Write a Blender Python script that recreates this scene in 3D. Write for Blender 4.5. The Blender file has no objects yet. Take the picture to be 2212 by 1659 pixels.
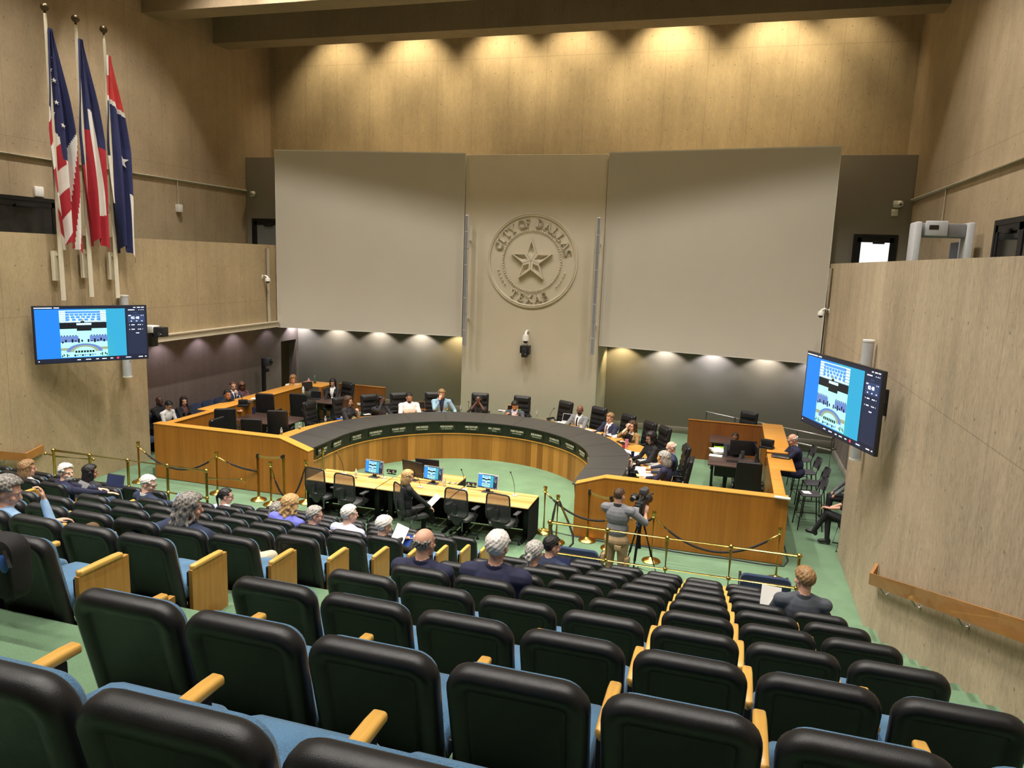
import bpy, bmesh, math, random
import numpy as np
from mathutils import Vector as V, Matrix as MX, Quaternion
random.seed(11)
SC = bpy.context.scene
COL = SC.collection
PI = math.pi
R_ = math.radians

# ---------------------------------------------------------------- camera
CAM_Z = 5.43
YAW, PITCH, ROLL, FPX = R_(16.22), R_(9.538), R_(2.071), 1596.3
cf = V((-math.sin(YAW) * math.cos(PITCH), math.cos(YAW) * math.cos(PITCH), -math.sin(PITCH)))
cr0 = V((math.cos(YAW), math.sin(YAW), 0))
cu0 = cr0.cross(cf)
cr = cr0 * math.cos(ROLL) + cu0 * math.sin(ROLL)
cu = -cr0 * math.sin(ROLL) + cu0 * math.cos(ROLL)
CAMP = V((0, 0, CAM_Z))
cd = bpy.data.cameras.new('camera')
cd.sensor_fit = 'HORIZONTAL'
cd.sensor_width = 36.0
cd.lens = FPX / 2212 * 36
cd.clip_start = 0.05
cd.clip_end = 200
cam = bpy.data.objects.new('camera', cd)
COL.objects.link(cam)
cam.matrix_world = MX(((cr.x, cu.x, -cf.x, 0), (cr.y, cu.y, -cf.y, 0), (cr.z, cu.z, -cf.z, CAM_Z), (0, 0, 0, 1)))
SC.camera = cam
def _ray(x, y): return cr * ((x - 1106) / FPX) - cu * ((y - 829.5) / FPX) + cf
def at_z(x, y, z):
    d = _ray(x, y); return CAMP + d * ((z - CAM_Z) / d.z)
def at_y(x, y, Y):
    d = _ray(x, y); return CAMP + d * (Y / d.y)
def at_x(x, y, X):
    d = _ray(x, y); return CAMP + d * (X / d.x)
def seen(p, m=200):
    v = V(p) - CAMP; w = v.dot(cf)
    if w < .1: return False
    x = 1106 + FPX * v.dot(cr) / w; y = 829.5 - FPX * v.dot(cu) / w
    return -m < x < 2212 + m and -m < y < 1659 + m

# ---------------------------------------------------------------- materials
MAT = {}
def lin(c):
    return tuple((v / 12.92 if v <= .04045 else ((v + .055) / 1.055) ** 2.4) for v in c)
def srgb(r, g, b): return lin((r / 255, g / 255, b / 255))
def newmat(name):
    m = bpy.data.materials.new(name); m.use_nodes = True
    nt = m.node_tree; b = nt.nodes['Principled BSDF']
    MAT[name] = m
    return m, nt, b
def setp(b, rough=.6, metal=0, spec=.5, coat=0, sheen=0, alpha=1, trans=0):
    b.inputs['Roughness'].default_value = rough
    b.inputs['Metallic'].default_value = metal
    b.inputs['Specular IOR Level'].default_value = spec
    b.inputs['Coat Weight'].default_value = coat
    b.inputs['Sheen Weight'].default_value = sheen
    b.inputs['Alpha'].default_value = alpha
    b.inputs['Transmission Weight'].default_value = trans
def N(nt, t, **kw):
    n = nt.nodes.new(t)
    for k, v in kw.items(): setattr(n, k, v)
    return n
def mth(nt, op, a, b=None, c=None):
    n = nt.nodes.new('ShaderNodeMath'); n.operation = op
    for i, v in enumerate((a, b, c)):
        if v is None: continue
        if isinstance(v, (int, float)): n.inputs[i].default_value = v
        else: nt.links.new(v, n.inputs[i])
    return n.outputs[0]
def noise(nt, vec, scale, detail=3, rough=.55):
    n = nt.nodes.new('ShaderNodeTexNoise')
    n.inputs['Scale'].default_value = scale; n.inputs['Detail'].default_value = detail
    n.inputs['Roughness'].default_value = rough
    if vec is not None: nt.links.new(vec, n.inputs['Vector'])
    return n.outputs['Fac']
def ramp(nt, fac, stops):
    n = nt.nodes.new('ShaderNodeValToRGB'); e = n.color_ramp.elements
    while len(e) < len(stops): e.new(.5)
    for i, (p, c) in enumerate(stops):
        e[i].position = p; e[i].color = (*c, 1)
    nt.links.new(fac, n.inputs[0]); return n.outputs[0]
def scaled(nt, vec, s):
    n = nt.nodes.new('ShaderNodeMapping'); n.inputs['Scale'].default_value = s
    nt.links.new(vec, n.inputs['Vector']); return n.outputs[0]
def bump(nt, b, h, strength=.3, dist=.01):
    n = nt.nodes.new('ShaderNodeBump'); n.inputs['Strength'].default_value = strength
    n.inputs['Distance'].default_value = dist
    nt.links.new(h, n.inputs['Height']); nt.links.new(n.outputs[0], b.inputs['Normal'])
def coords(nt, kind='Object'):
    return nt.nodes.new('ShaderNodeTexCoord').outputs[kind]
def plain(name, col, rough=.6, metal=0, var=.12, scale=8, bumpy=0, bscale=60, **kw):
    m, nt, b = newmat(name); setp(b, rough, metal, **kw)
    v = coords(nt)
    f = noise(nt, v, scale)
    lo = tuple(c * (1 - var) for c in col); hi = tuple(min(1, c * (1 + var)) for c in col)
    nt.links.new(ramp(nt, f, [(.3, lo), (.7, hi)]), b.inputs['Base Color'])
    if bumpy: bump(nt, b, noise(nt, v, bscale, 2), bumpy, .004)
    return m
def emit(name, col, s):
    m, nt, b = newmat(name)
    b.inputs['Base Color'].default_value = (0.01, 0.01, 0.01, 1); b.inputs['Roughness'].default_value = .25
    b.inputs['Emission Color'].default_value = (*col, 1); b.inputs['Emission Strength'].default_value = s
    return m
def wood(name, dark, light, axis=2, rough=.35, plank=0, pax=0, scale=9, coat=.2, band=.35):
    m, nt, b = newmat(name); setp(b, rough, 0, coat=coat)
    v = coords(nt)
    s = [scale, scale, scale]; s[axis] = scale * .06
    f1 = noise(nt, scaled(nt, v, s), 1.0, 5, .6)
    s2 = [scale * 4, scale * 4, scale * 4]; s2[axis] = scale * .12
    f2 = noise(nt, scaled(nt, v, s2), 1.0, 2)
    f = mth(nt, 'ADD', mth(nt, 'MULTIPLY', f1, .7), mth(nt, 'MULTIPLY', f2, .3))
    if plank:
        sx = nt.nodes.new('ShaderNodeSeparateXYZ'); nt.links.new(v, sx.inputs[0])
        if pax == 'ang':
            a = mth(nt, 'ARCTAN2', mth(nt, 'SUBTRACT', sx.outputs[1], 15.55), mth(nt, 'ADD', sx.outputs[0], 5.8))
            u = mth(nt, 'DIVIDE', a, plank)
        else: u = mth(nt, 'DIVIDE', sx.outputs[pax], plank)
        w = nt.nodes.new('ShaderNodeTexWhiteNoise'); w.noise_dimensions = '1D'
        nt.links.new(mth(nt, 'FLOOR', u), w.inputs['W'])
        f = mth(nt, 'ADD', mth(nt, 'MULTIPLY', f, 1 - band), mth(nt, 'MULTIPLY', w.outputs['Value'], band))
    nt.links.new(ramp(nt, f, [(.28, dark), (.72, light)]), b.inputs['Base Color'])
    return m
def concrete(name, axis, base, speck=.3, streak=.5, joint=1.22, hole=.61, hz=.9):
    m, nt, b = newmat(name); setp(b, .82, 0, spec=.25)
    v = coords(nt)
    sx = nt.nodes.new('ShaderNodeSeparateXYZ'); nt.links.new(v, sx.inputs[0])
    u, z = sx.outputs[axis], sx.outputs[2]
    big = noise(nt, v, .45, 4, .6)
    s = [2.2, 2.2, .22]
    st = noise(nt, scaled(nt, v, s), 1.3, 4, .65)
    fine = noise(nt, scaled(nt, v, (1, 1, .35)), 22, 3, .7)
    f = mth(nt, 'ADD', mth(nt, 'MULTIPLY', big, .45), mth(nt, 'MULTIPLY', st, streak))
    f = mth(nt, 'ADD', f, mth(nt, 'MULTIPLY', fine, speck))
    tot = .5 * (.45 + streak + speck)
    lo = tuple(c * .62 for c in base); hi = tuple(min(1, c * 1.28) for c in base)
    c0 = ramp(nt, f, [(tot - .22, lo), (tot + .22, hi)])
    # formwork joints and tie holes
    fu = mth(nt, 'ABSOLUTE', mth(nt, 'SUBTRACT', mth(nt, 'FRACT', mth(nt, 'DIVIDE', u, joint)), .5))
    jl = mth(nt, 'GREATER_THAN', fu, .5 - .006 / joint)
    zz = mth(nt, 'ABSOLUTE', mth(nt, 'SUBTRACT', mth(nt, 'FRACT', mth(nt, 'DIVIDE', mth(nt, 'SUBTRACT', z, .0), 3.9)), .5))
    jz = mth(nt, 'GREATER_THAN', zz, .5 - .006 / 3.9)
    j = mth(nt, 'MAXIMUM', jl, jz)
    hu = mth(nt, 'MULTIPLY', mth(nt, 'SUBTRACT', mth(nt, 'FRACT', mth(nt, 'ADD', mth(nt, 'DIVIDE', u, hole), .25)), .5), hole)
    hv = mth(nt, 'MULTIPLY', mth(nt, 'SUBTRACT', mth(nt, 'FRACT', mth(nt, 'DIVIDE', z, hz)), .5), hz)
    d = mth(nt, 'SQRT', mth(nt, 'ADD', mth(nt, 'POWER', hu, 2), mth(nt, 'POWER', hv, 2)))
    h = mth(nt, 'LESS_THAN', d, .017)
    pits = mth(nt, 'GREATER_THAN', noise(nt, v, 26, 1, .4), .70)
    k = mth(nt, 'MAXIMUM', mth(nt, 'MULTIPLY', j, .35), mth(nt, 'MAXIMUM', mth(nt, 'MULTIPLY', h, .6), mth(nt, 'MULTIPLY', pits, .22)))
    mix = nt.nodes.new('ShaderNodeMix'); mix.data_type = 'RGBA'
    nt.links.new(k, mix.inputs[0]); nt.links.new(c0, mix.inputs[6])
    mix.inputs[7].default_value = (base[0] * .25, base[1] * .25, base[2] * .25, 1)
    nt.links.new(mix.outputs[2], b.inputs['Base Color'])
    bump(nt, b, mth(nt, 'SUBTRACT', fine, mth(nt, 'MULTIPLY', k, 1.5)), .35, .012)
    return m

# ---------------------------------------------------------------- mesh builder
def frame(d, hint=V((0, 0, 1))):
    d = d.normalized()
    if abs(d.dot(hint)) > .99: hint = V((1, 0, 0))
    x = d.cross(hint).normalized(); y = x.cross(d).normalized()
    return x, y, d
class MB:
    def __init__(s): s.v = []; s.f = []; s.m = []; s.mi = 0; s.T = None
    def add(s, vs, fs):
        o = len(s.v)
        if s.T is not None: vs = [s.T @ V(v) for v in vs]
        s.v += [tuple(v) for v in vs]
        for f in fs: s.f.append([i + o for i in f]); s.m.append(s.mi)
        return s
    def box(s, x0, x1, y0, y1, z0, z1, bev=0, seg=2, rot=None, piv=None):
        if bev <= 0:
            vs = [(x, y, z) for x in (x0, x1) for y in (y0, y1) for z in (z0, z1)]
            fs = [(0, 1, 3, 2), (4, 6, 7, 5), (0, 4, 5, 1), (2, 3, 7, 6), (0, 2, 6, 4), (1, 5, 7, 3)]
        else:
            bm = bmesh.new(); bmesh.ops.create_cube(bm, size=1)
            for v in bm.verts:
                v.co = V(((x0 + x1) / 2 + v.co.x * (x1 - x0), (y0 + y1) / 2 + v.co.y * (y1 - y0), (z0 + z1) / 2 + v.co.z * (z1 - z0)))
            bmesh.ops.bevel(bm, geom=bm.edges[:], offset=bev, segments=seg, profile=.5, affect='EDGES')
            bm.verts.index_update()
            vs = [v.co.copy() for v in bm.verts]; fs = [[v.index for v in f.verts] for f in bm.faces]; bm.free()
        if rot is not None:
            p = V(piv) if piv is not None else V(((x0 + x1) / 2, (y0 + y1) / 2, (z0 + z1) / 2))
            vs = [p + rot @ (V(v) - p) for v in vs]
        return s.add(vs, fs)
    def loft(s, rings, closed=True, cap0=True, cap1=True):
        n = len(rings[0]); vs = [p for r in rings for p in r]; fs = []
        for i in range(len(rings) - 1):
            for j in range(n if closed else n - 1):
                a = i * n + j; b = i * n + (j + 1) % n
                fs.append((a, b, b + n, a + n))
        if cap0: fs.append(tuple(range(n))[::-1])
        if cap1: fs.append(tuple((len(rings) - 1) * n + j for j in range(n)))
        return s.add(vs, fs)
    def tube(s, pts, r, n=10, closed=False, caps=True):
        pts = [V(p) for p in pts]; k = len(pts); rings = []
        rr = r if isinstance(r, (list, tuple)) else [r] * k
        pu = None
        for i, p in enumerate(pts):
            if closed: d = pts[(i + 1) % k] - pts[i - 1]
            else: d = pts[min(i + 1, k - 1)] - pts[max(i - 1, 0)]
            d = d.normalized()
            if pu is None: x, y, _ = frame(d)
            else:
                x = (pu - d * pu.dot(d))
                x = x.normalized() if x.length > 1e-6 else frame(d)[0]
                y = d.cross(x)
            pu = x
            rings.append([p + (x * math.cos(2 * PI * j / n) + y * math.sin(2 * PI * j / n)) * rr[i] for j in range(n)])
        if closed:
            rings.append(rings[0]); return s.loft(rings, True, False, False)
        return s.loft(rings, True, caps, caps)
    def cyl(s, p0, p1, r0, r1=None, n=14, caps=True):
        return s.tube([p0, p1], [r0, r0 if r1 is None else r1], n, caps=caps)
    def lathe(s, prof, c=(0, 0, 0), n=20, axis=None):
        c = V(c)
        if axis is None: x, y, z = V((1, 0, 0)), V((0, 1, 0)), V((0, 0, 1))
        else: x, y, z = frame(V(axis))
        rings = [[c + z * h + (x * math.cos(2 * PI * j / n) + y * math.sin(2 * PI * j / n)) * max(r, 1e-4) for j in range(n)] for r, h in prof]
        return s.loft(rings)
    def sph(s, c, rx, ry=None, rz=None, n=14, m=8, rot=None):
        ry = rx if ry is None else ry; rz = rx if rz is None else rz; c = V(c)
        rings = []
        for i in range(m + 1):
            t = PI * i / m; q = max(math.sin(t), 1e-3)
            ring = []
            for j in range(n):
                a = 2 * PI * j / n
                p = V((rx * q * math.cos(a), ry * q * math.sin(a), -rz * math.cos(t)))
                ring.append(c + (rot @ p if rot is not None else p))
            rings.append(ring)
        return s.loft(rings)
    def prism(s, poly, d0, d1, plane='xz'):
        f = {'xz': lambda a, b, d: (a, d, b), 'yz': lambda a, b, d: (d, a, b), 'xy': lambda a, b, d: (a, b, d)}[plane]
        n = len(poly)
        vs = [f(a, b, d0) for a, b in poly] + [f(a, b, d1) for a, b in poly]
        fs = [tuple(range(n)), tuple(range(n, 2 * n))[::-1]] + [(j, j + n, (j + 1) % n + n, (j + 1) % n) for j in range(n)]
        return s.add(vs, fs)
    def build(s, name, mats, parent=None, smooth=40, label=None, loc=None):
        me = bpy.data.meshes.new(name)
        me.from_pydata([tuple(v) for v in s.v], [], s.f)
        ms = mats if isinstance(mats, (list, tuple)) else [mats]
        for m in ms: me.materials.append(MAT[m] if isinstance(m, str) else m)
        if len(ms) > 1: me.polygons.foreach_set('material_index', s.m)
        bm = bmesh.new(); bm.from_mesh(me)
        bmesh.ops.recalc_face_normals(bm, faces=bm.faces[:]); bm.to_mesh(me); bm.free()
        if smooth:
            me.polygons.foreach_set('use_smooth', [True] * len(me.polygons))
            me.set_sharp_from_angle(angle=R_(smooth))
        me.update()
        o = bpy.data.objects.new(name, me); COL.objects.link(o)
        if loc is not None: o.location = loc
        if parent is not None: o.parent = parent
        if label: o['label'] = label
        return o
def thing(name, label, cat, loc=(0, 0, 0), rz=0, group=None):
    o = bpy.data.objects.new(name, None); COL.objects.link(o)
    o.empty_display_size = .1
    o.location = loc; o.rotation_euler = (0, 0, rz)
    o['label'] = label; o['category'] = cat
    if group: o['group'] = group
    return o
def tag(o, label, cat, group=None, kind=None):
    if label: o['label'] = label
    if cat: o['category'] = cat
    if group: o['group'] = group
    if kind: o['kind'] = kind
    return o
def struct(name, mb, mats, parent=None, smooth=30):
    o = mb.build(name, mats, parent, smooth)
    if parent is None: o['kind'] = 'structure'
    return o
def dup(root, loc, rz, label, group=None):
    def cp(o, par):
        c = o.copy(); COL.objects.link(c); c.parent = par
        for ch in list(KIDS.get(o, [])): cp(ch, c)
        return c
    r = cp(root, None); r.location = loc; r.rotation_euler = (0, 0, rz); r['label'] = label
    if group: r['group'] = group
    return r
KIDS = {}
def index_kids(root):
    for o in [root] + list(root.children_recursive): KIDS[o] = list(o.children)
def rrect(w, h, r, n=6):
    r = max(min(r, w / 2 - 1e-4, h / 2 - 1e-4), 1e-4); out = []
    for cx, cz, a0 in ((w / 2 - r, h / 2 - r, 0), (-w / 2 + r, h / 2 - r, 90), (-w / 2 + r, -h / 2 + r, 180), (w / 2 - r, -h / 2 + r, 270)):
        for i in range(n + 1):
            a = R_(a0 + 90 * i / n); out.append((cx + r * math.cos(a), cz + r * math.sin(a)))
    return out
def text(name, s, size, mat, parent, mtx, extrude=.002, align='CENTER', bold=0, sx=1):
    c = bpy.data.curves.new(name, 'FONT'); c.body = s; c.size = size; c.extrude = extrude
    c.align_x = align; c.align_y = 'CENTER'; c.offset = bold; c.resolution_u = 2
    c.materials.append(MAT[mat])
    o = bpy.data.objects.new(name, c); COL.objects.link(o)
    if parent is not None: o.parent = parent
    o.matrix_local = mtx @ MX.Diagonal((sx, 1, 1, 1))
    FONTS.append(o); return o
FONTS = []
ORD = ['zeroth', 'first', 'second', 'third', 'fourth', 'fifth', 'sixth', 'seventh', 'eighth', 'ninth', 'tenth', 'eleventh', 'twelfth', 'thirteenth', 'fourteenth', 'fifteenth', 'sixteenth']
def rotz(a): return MX.Rotation(a, 3, 'Z')
# ---------------------------------------------------------------- material set
CB = srgb(176, 156, 124)
concrete('concrete_back', 0, CB, .25, .3)
concrete('concrete_side', 1, srgb(172, 153, 125), .25, .22)
concrete('concrete_lower_right', 1, srgb(190, 172, 146), .5, .35, joint=1.9)
concrete('concrete_lower_left', 1, srgb(180, 160, 126), .28, .28, joint=1.9)
concrete('concrete_beam', 0, srgb(150, 132, 106), .2, .2, joint=3.6, hole=.9, hz=2.2)
concrete('concrete_recess', 1, srgb(150, 134, 126), .25, .3, joint=2.4)
plain('paint_screen', srgb(196, 190, 176), .75, var=.02, scale=.6)
plain('paint_slab', srgb(198, 188, 166), .75, var=.03, scale=1.2)
plain('paint_seal', srgb(206, 196, 174), .6, var=.03, scale=2)
plain('paint_grey', srgb(150, 144, 134), .7, var=.03, scale=1)
plain('paint_lower', srgb(146, 138, 126), .75, var=.03, scale=1)
plain('paint_base', srgb(170, 162, 146), .6, var=.03)
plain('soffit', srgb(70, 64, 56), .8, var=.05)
def carpet(name, c, dark=.72):
    m, nt, b = newmat(name); setp(b, .95, 0, spec=.1, sheen=.3)
    v = coords(nt)
    f = mth(nt, 'ADD', mth(nt, 'MULTIPLY', noise(nt, v, 130, 2, .6), .55), mth(nt, 'MULTIPLY', noise(nt, v, 1.6, 4, .6), .45))
    nt.links.new(ramp(nt, f, [(.33, tuple(x * dark for x in c)), (.67, tuple(x * 1.22 for x in c))]), b.inputs['Base Color'])
    bump(nt, b, noise(nt, v, 160, 2), .5, .006)
carpet('carpet', srgb(104, 136, 104))
# seats
def vinyl(name, c, rough):
    m, nt, b = newmat(name); setp(b, rough, 0, spec=.45)
    v = coords(nt)
    f = noise(nt, v, 5, 4)
    nt.links.new(ramp(nt, f, [(.3, tuple(x * .8 for x in c)), (.75, tuple(x * 1.3 for x in c))]), b.inputs['Base Color'])
    r = mth(nt, 'ADD', mth(nt, 'MULTIPLY', noise(nt, v, 14, 4, .7), .25), rough - .12)
    nt.links.new(r, b.inputs['Roughness'])
    bump(nt, b, noise(nt, v, 420, 2, .5), .25, .002)
vinyl('seat_vinyl', (.011, .011, .012), .42)
vinyl('leather', (.012, .012, .013), .45)
def fabric(name, c, sc=260, amp=.35):
    m, nt, b = newmat(name); setp(b, .9, 0, spec=.2, sheen=.25)
    v = coords(nt)
    w = nt.nodes.new('ShaderNodeTexVoronoi'); w.inputs['Scale'].default_value = sc; nt.links.new(v, w.inputs['Vector'])
    f = mth(nt, 'ADD', mth(nt, 'MULTIPLY', w.outputs['Distance'], .5), mth(nt, 'MULTIPLY', noise(nt, v, 6, 3), .5))
    nt.links.new(ramp(nt, f, [(.25, tuple(x * (1 - amp) for x in c)), (.6, tuple(x * (1 + amp) for x in c))]), b.inputs['Base Color'])
    bump(nt, b, w.outputs['Distance'], .3, .002)
fabric('seat_blue', srgb(74, 110, 140))
fabric('seat_navy', srgb(34, 48, 74))
wood('oak_arm', srgb(206, 150, 62), srgb(234, 190, 104), axis=1, rough=.35, scale=22)
wood('oak_panel', srgb(168, 116, 48), srgb(200, 148, 74), axis=2, rough=.45, scale=26)
wood('wing_wood', srgb(150, 92, 26), srgb(182, 118, 40), axis=2, rough=.4, scale=6, coat=.15)
wood('wing_top', srgb(205, 140, 52), srgb(222, 160, 70), axis=0, rough=.4, scale=8)
wood('dais_wood', srgb(140, 88, 26), srgb(196, 136, 58), axis=2, rough=.4, plank=.062, pax='ang', scale=10, band=.45)
wood('worktop_wood', srgb(206, 142, 56), srgb(230, 170, 82), axis=0, rough=.35, scale=7)
wood('table_wood', srgb(196, 142, 76), srgb(240, 196, 124), axis=0, rough=.35, plank=.055, pax=1, scale=9, band=.5)
wood('back_panel_wood', srgb(116, 66, 24), srgb(142, 86, 36), axis=2, rough=.45, scale=7)
wood('rail_wood', srgb(140, 92, 40), srgb(182, 128, 66), axis=1, rough=.5, scale=8, plank=.8, pax=1, band=.4)
wood('walnut', srgb(64, 48, 44), srgb(92, 72, 66), axis=0, rough=.35, scale=9)
plain('ledge_black', srgb(62, 60, 58), .55, var=.05, scale=3)
plain('fascia_black', srgb(30, 31, 22), .4, var=.08)
plain('plate_dark', srgb(44, 46, 30), .35, var=.1)
plain('plate_text', srgb(226, 226, 206), .6, var=0)
plain('black_metal', (.012, .012, .013), .45, .3, var=.1)
plain('black_plastic', (.014, .014, .015), .4, var=.1)
plain('dark_grey', (.05, .05, .055), .5, var=.1)
plain('mid_grey', srgb(128, 128, 130), .5, var=.05)
plain('light_grey', srgb(186, 188, 192), .45, var=.04)
plain('white_plastic', srgb(226, 224, 216), .4, var=.02)
plain('paper', srgb(240, 238, 232), .8, var=.02)
plain('paper_yellow', srgb(240, 214, 120), .8, var=.02)
plain('skirt_black', (.008, .008, .01), .85, var=.3, scale=20)
plain('rope_black', (.012, .011, .012), .8, var=.2, bumpy=.4, bscale=200)
m, nt, b = newmat('brass'); setp(b, .24, 1)
nt.links.new(ramp(nt, noise(nt, coords(nt), 7, 3), [(.3, srgb(178, 146, 70)), (.7, srgb(214, 184, 104))]), b.inputs['Base Color'])
m, nt, b = newmat('chrome'); setp(b, .2, 1); b.inputs['Base Color'].default_value = (.7, .7, .7, 1)
m, nt, b = newmat('steel_brushed'); setp(b, .38, 1); b.inputs['Base Color'].default_value = (.42, .38, .33, 1)
m, nt, b = newmat('dark_bronze'); setp(b, .35, .8); b.inputs['Base Color'].default_value = (.12, .085, .045, 1)
plain('pole_white', srgb(224, 214, 190), .35, var=.03)
m, nt, b = newmat('dark_glass'); setp(b, .06, 0, spec=.6); b.inputs['Base Color'].default_value = (.012, .012, .013, 1)
m, nt, b = newmat('clear_plastic'); setp(b, .08, 0, trans=.9); b.inputs['Base Color'].default_value = (.9, .92, .94, 1)
m, nt, b = newmat('mesh_fabric'); setp(b, .8, 0)
b.inputs['Base Color'].default_value = (.045, .045, .048, 1)
ck = N(nt, 'ShaderNodeTexVoronoi'); ck.inputs['Scale'].default_value = 190; nt.links.new(coords(nt), ck.inputs['Vector'])
nt.links.new(mth(nt, 'ADD', mth(nt, 'MULTIPLY', mth(nt, 'LESS_THAN', ck.outputs['Distance'], .40), -.30), .58), b.inputs['Alpha'])
plain('recycle_blue', srgb(34, 56, 140), .5)
plain('green_tag', srgb(140, 190, 50), .6)
plain('cup_red', srgb(190, 70, 60), .5)
plain('bottle_navy', srgb(30, 42, 90), .35)
plain('bottle_pink', srgb(220, 150, 180), .4)
plain('bottle_green', srgb(70, 96, 86), .4)
plain('folder_blue', srgb(50, 90, 180), .6)
plain('flag_red', srgb(172, 34, 48), .75, var=.06)
plain('flag_white', srgb(228, 222, 214), .75, var=.03)
plain('flag_blue', srgb(36, 40, 86), .75, var=.1)
plain('flag_navy', srgb(26, 32, 62), .75, var=.1)
plain('flag_coral', srgb(206, 64, 62), .75, var=.06)
plain('pvc', srgb(200, 190, 168), .5, var=.03)
emit('scr_text', (.9, .95, 1), 1.6)
emit('scr_dark', srgb(26, 36, 60), .9)
emit('scr_bar', srgb(18, 24, 44), .9)
emit('scr_card', srgb(44, 60, 96), .9)
emit('scr_red', srgb(230, 60, 80), 1.2)
emit('scr_pale', srgb(176, 222, 240), 1.2)
emit('scr_seat', srgb(70, 130, 200), 1.0)
emit('scr_black', srgb(10, 16, 26), .8)
emit('scr_mint', srgb(150, 232, 220), 1.1)
emit('scr_wall', srgb(150, 196, 240), 1.1)
emit('scr_tan', srgb(140, 150, 120), .9)
emit('scr_mauve', srgb(92, 120, 176), .9)
m, nt, b = newmat('scr_blue')
b.inputs['Base Color'].default_value = (.01, .01, .01, 1)
sx = N(nt, 'ShaderNodeSeparateXYZ'); nt.links.new(coords(nt), sx.inputs[0])
g = ramp(nt, mth(nt, 'ADD', mth(nt, 'MULTIPLY', sx.outputs[0], .9), mth(nt, 'ADD', mth(nt, 'MULTIPLY', sx.outputs[2], .18), .52)),
         [(.0, srgb(24, 132, 236)), (.42, srgb(40, 150, 236)), (.62, srgb(60, 176, 190)), (.85, srgb(44, 168, 210))])
nt.links.new(g, b.inputs['Emission Color']); b.inputs['Emission Strength'].default_value = .68
emit('phone_glow', srgb(130, 160, 255), 1.4)
emit('laptop_glow', srgb(34, 40, 66), .9)
emit('window_glow', srgb(226, 226, 236), .9)
# ---------------------------------------------------------------- seating geometry
def zrow(k): return max(0.0, 3.555 - .3555 * k)
def yrow(k, x): return 2.19 + .963 * (k - 1) - .0035 * k * (x + .57)
def yris(k, x): return yrow(k, x) + .03
XL, XR = -14.05, 2.37          # lower side walls
UL, UR = -16.04, 4.36          # upper side walls
YB = 23.57                     # rear concrete wall
DC = (-5.8, 15.55)             # centre of the horseshoe

# ---------------------------------------------------------------- floor
m = MB(); m.box(-17, 5, 10.3, 24, -.3, 0)
struct('floor', m, 'carpet')
m = MB()
for k in range(-1, 10):
    z = zrow(k)
    xs = [XL, -8.3, -8.3, -2.5, -2.5, XR] if k == 9 else [XL, XR]
    for i in range(0, len(xs), 2):
        a, b = xs[i], xs[i + 1]
        def f(x):
            if k == 9: return 11.06 if i != 2 else yris(10, x)
            return yris(k + 1, x)
        r = (lambda x: -4.0) if k == -1 else (lambda x: yris(k, x))
        m.prism([(a, r(a)), (b, r(b)), (b, f(b)), (a, f(a))], -.3, z, 'xy')
for xa, xb in ((1.33, XR), (-3.60, -2.50), (-8.98, -7.92), (XL, -12.85)):
    for k in range(0, 11):
        z0 = zrow(k) if k < 10 else 0
        y = yris(k, (xa + xb) / 2) if k < 10 else (11.06 if xa > 0 or xa < -12 else yris(10, (xa + xb) / 2))
        m.box(xa, xb, y - .01, y + .46, z0 - .1, z0 + .178)
struct('floor', m, 'carpet', smooth=0)
# raised floor behind the horseshoe desk
def station(t):
    """t from 0 to 1 along the horseshoe, left end to right end: base point and outward normal"""
    L0 = 1.5; arc = PI * 4.0; tot = 2 * L0 + arc; s = t * tot
    if s < L0: return V((DC[0], DC[1] - L0 + s, 0)), V((-1, 0, 0))
    if s > L0 + arc: return V((DC[0], DC[1] - (s - L0 - arc), 0)), V((1, 0, 0))
    a = PI - (s - L0) / 4.0
    return V((DC[0], DC[1], 0)), V((math.cos(a), math.sin(a), 0))
def ring(prof, n=96, t0=0, t1=1, m=None, caps=True):
    m = m or MB(); rings = []
    for i in range(n + 1):
        q, nn = station(t0 + (t1 - t0) * i / n)
        rings.append([q + nn * r + V((0, 0, z)) for r, z in prof])
    m.loft(rings, True, caps, caps); return m
m = MB(); inner = []; outer = []
for i in range(121):
    q, nn = station(i / 120); inner.append(q + nn * 3.3)
    # out to the rectangle
    ts = []
    if nn.x < -1e-6: ts.append((-13.0 - q.x) / nn.x)
    if nn.x > 1e-6: ts.append((1.3 - q.x) / nn.x)
    if nn.y > 1e-6: ts.append((23.5 - q.y) / nn.y)
    outer.append(q + nn * min(ts))
n = len(inner)
vs = [p + V((0, 0, .2)) for p in inner + outer] + [p + V((0, 0, -.1)) for p in inner + outer]
fs = []
for i in range(n - 1):
    fs += [(i, i + 1, n + i + 1, n + i), (2 * n + i, 3 * n + i, 3 * n + i + 1, 2 * n + i + 1), (n + i, n + i + 1, 3 * n + i + 1, 3 * n + i)]
fs += [(0, n, 3 * n, 2 * n), (n - 1, 2 * n + n - 1, 4 * n - 1, 2 * n - 1)]
m.add(vs, fs)
struct('floor', m, 'carpet', smooth=0)

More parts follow.
